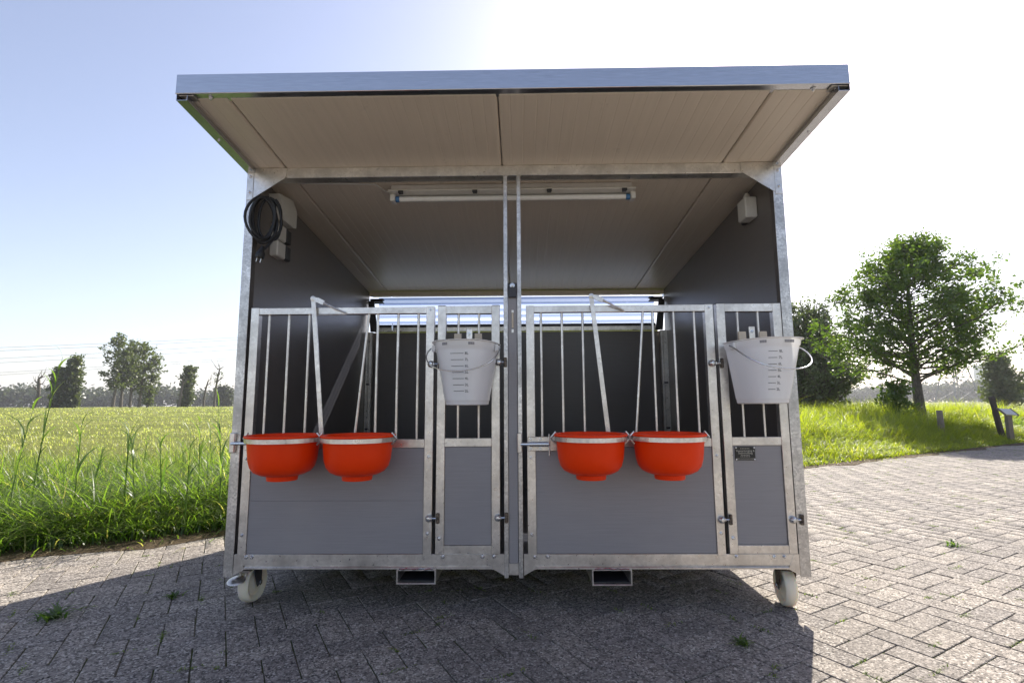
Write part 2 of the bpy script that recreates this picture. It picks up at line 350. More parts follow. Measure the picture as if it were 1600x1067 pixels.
def tag(o, label, cat, group=None):
    o['label'] = label; o['category'] = cat
    if group: o['group'] = group
    return o
def text_mesh(body, size, extrude=0.0003, align='CENTER'):
    cu = bpy.data.curves.new('lettering', 'FONT'); cu.body = body; cu.size = size; cu.extrude = extrude; cu.align_x = align; cu.align_y = 'CENTER'
    cu.resolution_u = 2
    to = bpy.data.objects.new('lettering', cu); COL.objects.link(to)
    dg = bpy.context.evaluated_depsgraph_get(); me = bpy.data.meshes.new_from_object(to.evaluated_get(dg))
    V = [tuple(v.co) for v in me.vertices]; F = [tuple(p.vertices) for p in me.polygons]
    bpy.data.objects.remove(to); bpy.data.meshes.remove(me); bpy.data.curves.remove(cu)
    return V, F
def np_mesh(name, V, F, material, attrs=None, parent=None, kind=None, origin=(0, 0, 0), smooth=False):
    """fast mesh: V (n,3), F list of int arrays (quads / tris) ; attrs per vertex"""
    me = bpy.data.meshes.new(name)
    V = np.asarray(V, np.float32)-np.asarray(origin, np.float32)
    me.vertices.add(len(V)); me.vertices.foreach_set('co', V.ravel())
    loops = np.concatenate([f.ravel() for f in F]).astype(np.int32)
    tot = np.concatenate([np.full(len(f), f.shape[1], np.int32) for f in F])
    start = np.concatenate([[0], np.cumsum(tot)[:-1]]).astype(np.int32)
    me.loops.add(len(loops)); me.loops.foreach_set('vertex_index', loops)
    me.polygons.add(len(tot)); me.polygons.foreach_set('loop_start', start); me.polygons.foreach_set('loop_total', tot)
    if smooth: me.polygons.foreach_set('use_smooth', np.ones(len(tot), bool))
    me.update(calc_edges=True)
    for k, a in (attrs or {}).items():
        at = me.attributes.new(k, 'FLOAT', 'POINT'); at.data.foreach_set('value', np.asarray(a, np.float32))
    o = link(name, me, material, parent, origin)
    if kind: o['kind'] = kind
    return o

# ---------------------------------------------------------------- the setting: ground
def graded(lim, nn, k): u = np.linspace(-1, 1, nn); return lim*np.sinh(k*u)/np.sinh(k)
gs = np.unique(np.concatenate([graded(1500, 150, 7.0)+1.0, [-22.6, -22.0, -21.4, -8.0, -0.04, 0.0, 0.04, 0.08, 0.3, 0.7, 1.2, 1.8, 2.4, 3.2]]))
gt = graded(1500, 150, 6.5)+3.0
S, T_ = np.meshgrid(gs, gt, indexing='ij')
GX, GY = xy(S, T_); GZ = ground_z(GX, GY)
V = np.stack([GX.ravel(), GY.ravel(), GZ.ravel()], 1); a, b = len(gs), len(gt)
idx = np.arange(a*b).reshape(a, b)
F = np.stack([idx[:-1, :-1], idx[1:, :-1], idx[1:, 1:], idx[:-1, 1:]], -1).reshape(-1, 4)[:, ::-1]
meadow = np_mesh('meadow', V, [F], M['meadow'], smooth=True, kind='structure')
# bare soil strip where the verge meets the paving
ts = np.linspace(-30, 30, 240); ss = np.array([-0.15, -0.02, 0.06, 0.25, 0.6])
V = []; 
for i, t in enumerate(ts):
    for j, s_ in enumerate(ss):
        wob = 0.07*math.sin(t*3.1)+0.05*math.sin(t*7.3+1)
        s2 = s_+(wob if j in (0, 4) else wob*0.5); x, y = xy(s2, t)
        z = float(ground_z(x, y)) if s2 > 0.05 else 0.0
        V.append((x, y, z+(0.008 if j else 0.002)))
idx = np.arange(len(V)).reshape(len(ts), len(ss))
F = np.stack([idx[:-1, :-1], idx[1:, :-1], idx[1:, 1:], idx[:-1, 1:]], -1).reshape(-1, 4)
np_mesh('soil_strip', V, [F], M['soil'], smooth=True, kind='structure')
# road: joint bed + pavers
def st_quad(s0, s1, t0, t1, z): return [(*xy(s0, t0), z), (*xy(s1, t0), z), (*xy(s1, t1), z), (*xy(s0, t1), z)]
mb = MB().add(st_quad(-8.0, 0.02, -60, 60, -0.0045), [(0, 1, 2, 3)])
road = build('road', mb, M['joint'], None, 0, origin=(0, 0, -0.0045), kind='structure')
PL, PW, GAP = 0.204, 0.102, 0.0042
def paver_proto(L, Wd, j, seed):
    rr = random.Random(seed); c = 0.0018; h = 0.05
    hx, hy = L/2-j, Wd/2-j
    q = [(-hx, -hy), (hx, -hy), (hx, hy), (-hx, hy)]
    q = [(x+rr.uniform(-.0012, .0012), y+rr.uniform(-.0012, .0012)) for x, y in q]
    rd = []                                             # slightly rounded corners
    for i, (x, y) in enumerate(q):
        sx, sy = (1 if x > 0 else -1), (1 if y > 0 else -1); k = rr.uniform(.002, .006)
        pts = [(x-sx*k, y), (x, y-sy*k)]
        rd += pts if (sx*sy < 0) == (i % 2 == 1) and i in (1, 3) else pts
    # order counter-clockwise
    rd.sort(key=lambda p: math.atan2(p[1], p[0]))
    m_ = len(rd)
    top = [(x*(1-c/hx), y*(1-c/hy), rr.uniform(-.0008, .0008)) for x, y in rd]; mid = [(x, y, -c*1.0) for x, y in rd]; bot = [(x, y, -h) for x, y in rd]
    V = top+mid+bot
    F = [tuple(range(m_))]+[(i, m_+i, m_+(i+1) % m_, (i+1) % m_) for i in range(m_)]+[(m_+i, 2*m_+i, 2*m_+(i+1) % m_, m_+(i+1) % m_) for i in range(m_)]
    F = [F[0]]+[f for f in F[1:]]
    return V, F
protos = [paver_proto(PL, PW, GAP/2, k) for k in range(8)]
cells = []
u = PW                                                  # 90 degree herringbone on a lattice of half-lengths
for i in range(-125, 180):
    for j in range(-95, 4):
        k = (i-j) % 4
        if k == 0: cells.append(((i+1)*u, (j+.5)*u, 0))     # lies along t, cells i,i+1
        elif k == 3: cells.append(((i+.5)*u, (j+1)*u, 1))   # lies along s, cells j,j+1
def pxy(tc, sc_): return xy(sc_-0.02, tc)
def proj(P):
    d = Vector(P)-CAM; z = d.dot(fw)
    if z < 0.1: return None
    return (0.5+792.893/1600*d.dot(rt)/z, 0.5-792.893/1067*d.dot(up)/z, z)
vis = []; rest = []
for (tc, s_, o_) in cells:
    if s_ > -0.03 or s_ < -7.7 or tc < -9.5 or tc > 16.5: continue
    x, y = pxy(tc, s_); q = proj((x, y, 0))
    und = (-1.05 < x < 1.05 and 0.35 < y < 2.3)             # hidden beneath the shelter
    if q and -0.02 < q[0] < 1.02 and q[1] < 1.03 and not und and not (abs(x) < 1.3 and y > 1.0): vis.append((q[2], tc, s_, o_))
    else: rest.append((tc, s_, o_))
vis.sort(); near = vis[:300]; rest += [v[1:] for v in vis[300:]]
pm = []
for V, F in protos:
    me = bpy.data.meshes.new('paver'); me.from_pydata(V, [], F); me.materials.append(M['paver'])
    bm = bmesh.new(); bm.from_mesh(me); bmesh.ops.recalc_face_normals(bm, faces=bm.faces)
    if max(bm.faces, key=lambda f: f.calc_area()).normal.z < 0: bmesh.ops.reverse_faces(bm, faces=bm.faces)
    bm.to_mesh(me); bm.free(); pm.append(me)
def jit(): return (random.gauss(0, .0035), random.gauss(0, .0035), random.gauss(0, .008), random.gauss(0, .0006))
for (d_, tc, s_, o_) in near:
    x, y = pxy(tc, s_); a1, a2, a3, dz = jit()
    o = link('paver', pm[random.randrange(8)], None, road, (x, y, dz)); o.rotation_euler = (a1, a2, EA+(math.pi/2 if o_ else 0)+a3)
VV = []; FF8 = []; FF4 = []; RN = []; off = 0
PV = [np.array([v.co[:] for v in me.vertices]) for me in pm]
PF8 = [np.array([p.vertices[:] for p in me.polygons if len(p.vertices) == 8]) for me in pm]
PF4 = [np.array([p.vertices[:] for p in me.polygons if len(p.vertices) == 4]) for me in pm]
for (tc, s_, o_) in rest:
    x, y = pxy(tc, s_); a1, a2, a3, dz = jit(); k = random.randrange(8)
    ang = EA+(math.pi/2 if o_ else 0)+a3; cs, sn = math.cos(ang), math.sin(ang); v = PV[k]
    w = np.stack([x+cs*v[:, 0]-sn*v[:, 1], y+sn*v[:, 0]+cs*v[:, 1], dz+v[:, 2]+a1*v[:, 1]-a2*v[:, 0]], 1)
    VV.append(w); FF8.append(PF8[k]+off); FF4.append(PF4[k]+off); RN.append(np.full(len(v), random.random())); off += len(v)
np_mesh('paver_field', np.concatenate(VV), [np.concatenate(FF8), np.concatenate(FF4)], M['paver'], {'rnd': np.concatenate(RN)}, road, 'stuff', (0, 0, 0))
for (s0_, s1_, t0, t1) in ((-8.0, 0.0, -60, -9.4), (-8.0, 0.0, 16.4, 60), (-22, -7.8, -40, 40)):  # last quad: unseen yard behind the camera, added to bounce sunlight onto the steel
    f_ = build('road_surface', MB().add(st_quad(s0_, s1_, t0, t1, 0.0 if s1_ > -1 else -0.002), [(0, 1, 2, 3)]), M['paver'], road, 0)

# ---------------------------------------------------------------- grass, reeds
def blades(P, h, wd, bend, ang, nseg=4, droop=0.0):
    """P (n,3) roots; returns V,F,rnd,tip of curved tapering blades"""
    n_ = len(P); k = np.linspace(0, 1, nseg+1)
    dirx = np.cos(ang); diry = np.sin(ang)
    V = np.zeros((n_, nseg+1, 2, 3))
    wob = rng.uniform(-.6, .6, n_); pa = ang+np.pi/2+wob
    for j, u_ in enumerate(k):
        lean = bend*h*(u_**2); zz = h*(u_-0.35*bend*u_**3)
        c = P+np.stack([dirx*lean, diry*lean, zz], 1)
        w_ = wd*(1-u_**1.6)*0.5*(0.7+0.6*min(u_*3, 1))
        if j == nseg: w_ = w_*0+wd*0.02
        V[:, j, 0] = c-np.stack([np.cos(pa)*w_, np.sin(pa)*w_, 0*w_], 1)
        V[:, j, 1] = c+np.stack([np.cos(pa)*w_, np.sin(pa)*w_, 0*w_], 1)
    base = (np.arange(n_)*(nseg+1)*2)[:, None, None]
    q = np.array([[2*j, 2*j+1, 2*j+3, 2*j+2] for j in range(nseg)])[None]
    F = (base+q).reshape(-1, 4)
    tip = np.broadcast_to(k[None, :, None], (n_, nseg+1, 2)).ravel()
    return V.reshape(-1, 3), F, tip
def in_view(x, y, z=0.3, m=0.12):
    d = np.stack([x-CAM.x, y-CAM.y, z-CAM.z+0*x], 1); zz = d@np.array(fw); zz = np.where(zz < .2, 1e9, zz)
    uu = 0.5+792.893/1600*(d@np.array(rt))/zz
    return (uu > -m) & (uu < 1+m) & (zz < 1e8)
def field(name, s0, s1, t0, t1, n_, hfun, wfun, material, bend=(0.2, 0.9), clump=0.0, parent=None, label=None, dens=None, nseg=4):
    s_ = rng.uniform(s0, s1, n_); t = rng.uniform(t0, t1, n_)
    if clump:
        nc = max(8, int(n_/40)); cs, ct = rng.uniform(s0, s1, nc), rng.uniform(t0, t1, nc); pick = rng.integers(0, nc, n_)
        mk = rng.random(n_) < clump
        s_ = np.where(mk, cs[pick]+rng.normal(0, .09, n_), s_); t = np.where(mk, ct[pick]+rng.normal(0, .12, n_), t)
    x, y = xy(s_, t)
    keep = in_view(x, y) & ~((np.abs(x) < 1.25) & (y > -.2) & (y < 2.0))
    if dens is not None: keep &= rng.random(n_) < dens(s_, t)
    x, y, s_, t = x[keep], y[keep], s_[keep], t[keep]; k = len(x)
    P = np.stack([x, y, ground_z(x, y)-0.01], 1)
    patch = 0.5+0.5*np.sin(x*1.7+np.sin(y*1.3)*2)*np.cos(y*1.9+1.1*np.sin(x*.9))
    h = hfun(s_, t)*rng.uniform(.55, 1.15, k)*(0.72+0.5*patch)
    V, F, tip = blades(P, h, wfun(s_, t)*rng.uniform(.6, 1.3, k), rng.uniform(*bend, k), rng.uniform(0, 2*np.pi, k), nseg)
    rn = np.clip(rng.beta(2, 2.2, k)*0.75+0.25*patch, 0, 0.97); rn = np.where(rng.random(k) < .055, 1.0, rn)
    return np_mesh(name, V, [F], material, {'rnd': np.repeat(rn, (nseg+1)*2), 'tip': tip}, None, 'stuff')
def stuff(o, label, cat): o['label'] = label; o['category'] = cat; return o
# left verge: low lush edge, then taller growth
stuff(field('verge_grass', 0.0, 0.6, -7, 2.2, 19000, lambda s, t: 0.20+0.40*np.clip(s, 0, 1), lambda s, t: 0.0082, M['grass_deep'], (.7, 1.6), .8, nseg=5), 'low lush green grass along the left edge of the paving', 'grass')
stuff(field('tall_grass', 0.3, 1.7, -9, 3.2, 18000, lambda s, t: 0.46+0.12*np.clip(s, 0, 2), lambda s, t: 0.0080, M['grass_deep'], (.5, 1.5), .8, nseg=5), 'tall lush green grass standing behind the low left verge', 'grass')
stuff(field('tall_grass', 1.2, 5.0, -16, 6, 30000, lambda s, t: 0.46, lambda s, t: 0.0065, M['grass'], (.25, 1.2), .75), 'tall yellow green grass between the left verge and the meadow', 'grass')
stuff(field('meadow_grass', 5.0, 16, -40, 14, 60000, lambda s, t: 0.11, lambda s, t: 0.012, M['meadow_blade'], (.3, 1.2), .5, nseg=2), 'pale yellow green meadow grass left of the calf shelter', 'grass')
stuff(field('meadow_grass', 15, 45, -110, 30, 60000, lambda s, t: 0.11, lambda s, t: 0.03, M['meadow_blade'], (.3, 1.2), .4, nseg=2), 'hayfield grass in the middle distance left of the shelter', 'grass')
stuff(field('meadow_grass', 44, 112, -220, 40, 50000, lambda s, t: 0.16, lambda s, t: 0.08, M['meadow_blade'], (.3, 1.2), .4, nseg=2), 'far hayfield grass below the row of poplars', 'grass')
# right verge and bank
stuff(field('verge_grass', -0.22, 1.5, 5.0, 17, 40000, lambda s, t: 0.09+0.28*np.clip(s+.1, 0, 1.6), lambda s, t: 0.010, M['grass_sun'], (.4, 1.3), .75), 'short bright grass along the right edge of the paving', 'grass')
stuff(field('bank_grass', 1.0, 6.0, 4.0, 22, 24000, lambda s, t: 0.42, lambda s, t: 0.013, M['grass'], (.35, 1.2), .5), 'green undergrowth of the bank around the right trees', 'grass')
stuff(field('bank_grass', 1.3, 7.0, 4.0, 22, 30000, lambda s, t: 0.72+.20*np.sin(t*2.1)*np.sin(s*1.7+t), lambda s, t: 0.011, M['grass_sun'], (.25, 1.1), .85), 'tall sunlit grass clumps on the bank around the right trees', 'grass')
stuff(field('bank_grass', 6.5, 22.0, 4.0, 36, 34000, lambda s, t: 0.55, lambda s, t: 0.022, M['grass_sun'], (.25, 1.0), .8, nseg=3), 'far tall grass behind the right bank', 'grass')
# straw litter on the soil strip
n_ = 3600; s_ = rng.normal(-0.01, .10, n_); t_ = rng.uniform(-7, 17, n_); x, y = xy(s_, t_)
P = np.stack([x, y, np.maximum(ground_z(x, y), 0)+.006], 1)
V, F, tip = blades(P, rng.uniform(.004, .03, n_), rng.uniform(.003, .006, n_), rng.uniform(3, 9, n_), rng.uniform(0, 6.28, n_), 2)
stuff(np_mesh('straw_litter', V, [F], M['straw'], {'rnd': np.repeat(rng.random(n_), 6)}, None, 'stuff'), 'dry straw littering the soil between paving and verge', 'straw')
# moss and tiny weeds in paver joints
vs = []; fs_ = []; rn = []; tp = []; off = 0
jp = []
for (d_, tc, s_, o_) in vis[:1500]:
    if random.random() < .26:
        x, y = pxy(tc+random.uniform(-.1, .1)*(0 if o_ else 1)+(PW/2 if o_ else 0), s_+(PW/2 if not o_ else 0)+random.uniform(-.1, .1)*(1 if o_ else 0)); jp.append((x, y))
for (x, y) in jp:
    k = random.randint(6, 30); sp = random.uniform(.008, .032); a0 = EA+random.choice((0, math.pi/2))
    al = rng.normal(0, sp*1.3, k); ac = rng.normal(0, .004, k)
    P = np.stack([x+al*math.cos(a0)-ac*math.sin(a0), y+al*math.sin(a0)+ac*math.cos(a0), np.full(k, -.003)], 1)
    V, F, tip = blades(P, rng.uniform(.006, .017, k), rng.uniform(.003, .005, k), rng.uniform(.6, 1.8, k), rng.uniform(0, 6.28, k), 2)
    vs.append(V); fs_.append(F+off); off += len(V); rn.append(np.repeat(rng.uniform(0, .9, k), 6)); tp.append(tip)
stuff(np_mesh('joint_weeds', np.concatenate(vs), [np.concatenate(fs_)], M['grass'], {'rnd': np.concatenate(rn), 'tip': np.concatenate(tp)}, None, 'stuff'), 'tiny moss tufts and grass in the joints of the paving', 'weeds')
def at_ground(px, py, z=0.0):
    d = fw+rt*((px-800)/792.893)-up*((py-533.5)/792.893); t = (z-CAM.z)/d.z; return CAM+d*t
def weed(px, py, label, size=0.06, k=34):
    p = at_ground(px, py); P = np.tile(np.array([[p.x, p.y, -.004]]), (k, 1))+np.concatenate([rng.normal(0, size*.22, (k, 2)), np.zeros((k, 1))], 1)
    V, F, tip = blades(P, rng.uniform(.35, .9, k)*size, rng.uniform(.006, .011, k), rng.uniform(.7, 2.0, k), rng.uniform(0, 6.28, k), 3)
    o = np_mesh('weed', V, [F], M['grass_deep'], {'rnd': np.repeat(rng.uniform(0, .8, k), 8), 'tip': tip*0}, None, None, (p.x, p.y, 0))
    tag(o, label, 'weed', 'weeds growing between the pavers')
weed(82, 966, 'spreading green weed on the shaded paving left of the left castor', .085, 46)
weed(272, 932, 'small round green weed just left of the left castor', .045, 30)
weed(1162, 1006, 'small dark weed in the shadow edge below the right castor', .045, 30)
weed(1490, 852, 'flat yellow green weed on the sunlit paving at far right', .07, 30)

def reed(x, y, h, nl, name=None, seed=0):
    """stem points + long leaves -> arrays"""
    r_ = np.random.default_rng(seed+11); z0 = float(ground_z(x, y)); la = r_.uniform(0, 6.28); lean = r_.uniform(.02, .12)
    L = np.linspace(0.25, 0.98, nl); P = []; hh = []; ang = []
    for i, u_ in enumerate(L):
        P.append((x+math.cos(la)*lean*h*u_**2, y+math.sin(la)*lean*h*u_**2, z0+h*u_)); ang.append(r_.uniform(0, 6.28)); hh.append(r_.uniform(.16, .36)*(1.1 if u_ < .9 else .8))
    V, F, tip = blades(np.array(P), np.array(hh)*r_.uniform(.5, .95, nl), np.full(nl, .0120)*r_.uniform(.7, 1.2, nl), r_.uniform(.35, 1.5, nl), np.array(ang), 5)
    mb = MB(); mb.tube([(x+math.cos(la)*lean*h*u_**2, y+math.sin(la)*lean*h*u_**2, z0+h*u_-.02) for u_ in np.linspace(0, 1, 6)], [.0045, .0045, .004, .0035, .003, .001], 5)
    sv = np.array(mb.v); sf = np.array([f for f in mb.f if len(f) == 4])
    return V, F, sv, sf
def at_dist(px, py, dist):                     # a point at ground distance dist along the ray of a pixel column
    d = fw+rt*((px-800)/792.893)-up*((py-533.5)/792.893); hlen = math.hypot(d.x, d.y); return CAM+d*(dist/hlen)
REEDS = [(62, 4.9, 1.22, 'tallest reed, standing alone against the sky at far left'), (28, 4.7, .84, 'leafy reed at the left edge of the photo, beside the tallest reed'),
         (128, 4.5, .72, 'reed with arching leaves right of the tallest reed'), (205, 4.4, .70, 'slim reed halfway along the left verge'),
         (222, 4.4, .60, 'short bushy reed halfway along the left verge'), (262, 4.3, .62, 'reed fourth from the left corner post of the shelter'),
         (300, 4.1, .62, 'reed third from the left corner post of the shelter'), (318, 4.5, .74, 'tall reed second from the left corner post of the shelter'),
         (352, 4.2, .86, 'reed touching the left corner post of the shelter')]
for i, (px, dist, h, lab) in enumerate(REEDS):
    p = at_dist(px, 660, dist); V, F, sv, sf = reed(p.x, p.y, h, 11, seed=i)
    r0 = thing('reed_plant', (p.x, p.y, float(ground_z(p.x, p.y))), lab, 'reed', 'tall reeds in the left verge')
    np_mesh('stem', sv, [sf], M['reed'], {'rnd': np.full(len(sv), .6)}, r0, None, r0.location)
    np_mesh('leaves', V, [F], M['reed'], {'rnd': np.repeat(rng.random(11), 12)}, r0, None, r0.location)
Vs = []; Fs = []; off = 0; Rn = []
for i in range(34):
    s_, t = random.uniform(.5, 3.2), random.uniform(-5, 2.5); x, y = xy(s_, t)
    V, F, sv, sf = reed(x, y, random.uniform(.40, .66), 8, seed=100+i)
    Vs += [V, sv]; Fs += [F+off, sf+off+len(V)]; off += len(V)+len(sv); Rn.append(np.full(len(V)+len(sv), random.random()))
stuff(np_mesh('reed_bed', np.concatenate(Vs), [np.concatenate(Fs)], M['reed'], {'rnd': np.concatenate(Rn)}, None, 'stuff'), 'young reeds mixed into the tall grass of the left verge', 'reeds')

# ================================================================ the calf shelter
SH = thing('calf_shelter', (0, 0.9, 0), 'mobile two pen calf shelter of galvanised steel and grey panels on castors', 'calf shelter')
SL = 0.096; ZC = 1.9098
def zceil(y): return ZC-SL*y
G, GS, SHT = M['galv'], M['galv_spangle'], M['sheet']
def quad_y(y): return Matrix.Translation((0, y, 0))
# bolts: one hexagon/dome bolt mesh shared by every visible bolt
def bolt_mesh():
    mb = MB(); T = Matrix.Rotation(R(90), 4, 'X')
    mb.lathe([(0.0001, 0), (.0105, 0), (.0105, .0016), (.0066, .0018)], 18, T)
    mb.lathe([(.0072, .0016), (.0072, .006), (.0055, .0075), (.0035, .0075), (.0035, .011), (.0001, .0115)], 6, T)
    return mb
BOLT0 = None
def bolt(x, z, y, parent, sc_=1.0):
    global BOLT0
    if BOLT0 is None:
        BOLT0 = build('bolt', bolt_mesh(), M['bolt'], parent, 25, origin=(0, 0, 0)); BOLT0.location = Vector((x, y, z))-WPOS[parent.name]; WPOS[BOLT0.name] = Vector((x, y, z)); b = BOLT0
    else: b = again(BOLT0, (x, y, z), parent, (0, random.uniform(0, 1), 0))
    b.scale = (sc_, sc_, sc_); return b
# front corner posts: angle steel
for sx in (-1, 1):
    mb = MB().box(sx*1.200, sx*1.160, 0.0, 0.003, .142, 1.895).box(sx*1.200, sx*1.197, .003, .055, .142, 1.895)
    p = build('corner_post', mb, GS, SH)
    pl = build('joint_plate', MB().box(sx*1.199, sx*1.169, -.0025, -.0002, 1.760, 1.888), G, p)
    bolt(sx*1.184, 1.868, -.0025, p, .85); bolt(sx*1.184, 1.795, -.0025, p, .85)
    kp = build('keeper_plate', MB().box(sx*1.200 if sx < 0 else 1.176, sx*1.176 if sx < 0 else 1.200, -.016, -.0004, .645, .728, .003), G, p) if sx < 0 else None
    mb = MB().box(sx*1.168, sx*1.120, 1.735, 1.739, .16, 1.405).box(sx*1.168, sx*1.164, 1.739, 1.79, .16, 1.405).box(sx*1.124, sx*1.120, 1.739, 1.77, .16, 1.405).box(sx*1.150, sx*1.138, 1.722, 1.735, .16, 1.405, .004)
    rp = build('rear_post', mb, G, SH)
    for z in (.66, 1.0): build('clamp', MB().box(sx*1.155, sx*1.133, 1.715, 1.735, z-.006, z+.006), M['darkbox'], rp)
# side walls: trapezium panels
for sx in (-1, 1):
    y0, y1 = .058, 1.80
    poly = [(y0, .165), (y1, .165), (y1, zceil(y1)-.004), (y0, zceil(y0)-.004)]
    mb = MB(); T = Matrix(((0, 1, 0, 0), (1, 0, 0, 0), (0, 0, 1, 0), (0, 0, 0, 1)))
    mb.prism(poly, sx*1.171, sx*1.1965, T); build('side_wall', mb, M['wall'], SH, 0)
# rear wall, rail, header and vent flap
build('rear_wall', MB().box(-1.168, 1.168, 1.795, 1.82, .2, 1.408, .001), M['wall'], SH, 0)
rr_ = build('rear_rail', MB().box(-1.118, 1.118, 1.770, 1.832, 1.412, 1.446, .002), G, SH)
for x, s_ in ((-.97, 1), (.98, -1)):
    mb = MB().tube([(x, 1.765, 1.475), (x, 1.752, 1.463), (x, 1.75, 1.425), (x+.01*s_, 1.752, 1.413), (x+.07*s_, 1.765, 1.414)], .005, 6); build('hook', mb, M['bolt'], rr_)
build('rear_header', MB().box(-1.165, 1.165, 1.77, 1.80, 1.700, 1.7315, .002), M['lining'], SH)
prof = []
nz = 60; za, zb = 1.478, 1.698
for i in range(nz+1):
    z = za+(zb-za)*i/nz; prof.append((1.835+.006*abs(math.sin((z-za)/(zb-za)*math.pi*5)), z))
T = Matrix(((0, 1, 0, 0), (1, 0, 0, 0), (0, 0, 1, 0), (0, 0, 0, 1)))
mb = MB(); vs = [(-1.105, y, z) for y, z in prof]+[(1.105, y, z) for y, z in prof]; k = len(prof)
mb.add(vs, [(i, i+1, k+i+1, k+i) for i in range(k-1)])
vf = build('vent_flap', mb, M['poly'], SH, 60)
build('flap_rail', MB().box(-1.11, 1.11, 1.830, 1.85, 1.448, 1.478, .003), M['darkbox'], vf)
for sx in (-1, 1):
    hb = build('flap_hinge', MB().box(sx*1.165, sx*1.06, 1.795, 1.83, 1.672, 1.684).box(sx*1.165, sx*1.06, 1.795, 1.83, 1.648, 1.656).tube([(sx*1.16, 1.79, 1.664), (sx*1.06, 1.79, 1.664)], .009, 8), M['darkbox'], vf)
    arm = MB(); arm.prism([(sx*1.165, 1.655), (sx*1.12, 1.655), (sx*1.085, 1.41), (sx*1.14, 1.41)], 1.742, 1.76); build('flap_arm', arm, M['darkbox'], vf)
# floor
build('floor', MB().box(-1.165, 1.165, .02, 1.79, .188, .215, .001), M['wall'], SH, 0)
# roof panels with fine grooves
seams = (-1.188, -1.0272, -0.045, 0.9441, 1.188)
for i in range(4):
    xa, xb = seams[i]+.0022, seams[i+1]-.0022
    pts = [(xa, .006)]; xg = xa+.012
    gl = [xg_ for xg_ in np.arange(math.ceil(xa/.05)*.05, xb-.012, .05) if xg_ > xa+.012]
    pts.append((xa+.006, 0))
    for g_ in gl: pts += [(g_-.0035, 0), (g_-.001, .0010), (g_+.001, .0010), (g_+.0035, 0)]
    pts += [(xb-.006, 0), (xb, .006)]
    top = [(xb, .045), (xa, .045)]
    poly = pts+top; ya, yb = -.455, 1.93; k = len(poly)
    mb = MB(); vs = [(px, ya, zceil(ya)+pz) for px, pz in poly]+[(px, yb, zceil(yb)+pz) for px, pz in poly]
    mb.add(vs, [(j, (j+1) % k, k+(j+1) % k, k+j) for j in range(k)]+[tuple(range(k)), tuple(range(k, 2*k))])
    build('roof_panel', mb, M['lining'], SH, 0)
ya, yb = -.455, 1.93
build('roof_sheet', MB().add([(x, y, zceil(y)+dz) for y in (ya, yb) for x in (-1.19, 1.19) for dz in (.0455, .050)], [(0, 1, 3, 2), (4, 6, 7, 5), (0, 4, 5, 1), (2, 3, 7, 6), (0, 2, 6, 4), (1, 5, 7, 3)]), SHT, SH, 0)
# roof edge folded sheet: front and both sides
mb = MB(); zf0, zf1 = 1.956, 2.030
mb.box(-1.2035, 1.2005, -.488, -.486, zf0, zf1, .0008).box(-1.2035, 1.2005, -.486, -.44, zf0, zf0+.0018, .0006).box(-1.2035, 1.2005, -.486, -.40, zf1-.0018, zf1, .0006)
mb.tube([(-1.2030, -.4872, zf0+.001), (1.2000, -.4872, zf0+.001)], .0024, 8)
ff = build('front_fascia', mb, SHT, SH)
for x in (-1.176, -1.09, 1.085, 1.165): 
    b_ = bolt(x, zf0-.001, -.463, ff, .9); b_.rotation_euler = (R(90), 0, 0)
for sx in (-1, 1):
    def sb(y0, y1, x0, x1, zo0, zo1):
        vs = []
        for y in (y0, y1):
            z = zceil(y); vs += [(sx*x0, y, z+zo0), (sx*x1, y, z+zo0), (sx*x1, y, z+zo1), (sx*x0, y, z+zo1)]
        return vs, [(0, 1, 2, 3), (4, 5, 6, 7), (0, 1, 5, 4), (1, 2, 6, 5), (2, 3, 7, 6), (3, 0, 4, 7)]
    mb = MB(); mb.add(*sb(-.485, 1.95, 1.1995, 1.2010, -.024, .072)); mb.add(*sb(-.484, -.003, 1.163, 1.1994, -.024, -.0222)); mb.add(*sb(-.46, 1.95, 1.15, 1.1994, .0705, .072))
    mb.add(*sb(-.484, -.003, 1.1615, 1.163, -.024, -.004))
    sf_ = build('side_fascia', mb, SHT, SH, 0)
    build('corner_bracket', MB().box(sx*1.197, sx*1.14, -.482, -.444, zf0-.0045, zf0-.0020), G, sf_)
    bolt(sx*1.183, zceil(-.25)-.0225, -.25, sf_, .7).rotation_euler = (R(90), 0, 0)
# head beam, inner lip, gussets
hb = build('head_beam', MB().box(-1.158, 1.158, .0005, .004, 1.862, 1.9085).box(-1.158, 1.158, .004, .045, 1.9005, 1.904), G, SH)
build('lower_flange', MB().box(-1.155, 1.155, .0045, .058, 1.862, 1.866), G, hb)
for sx in (-1, 1):
    mb = MB().prism([(sx*1.166, 1.9065), (sx*1.02, 1.9065), (sx*1.02, 1.864), (sx*1.160, 1.772), (sx*1.166, 1.772)], -.0032, -.0004)
    build('corner_gusset', mb, G, hb, 0)
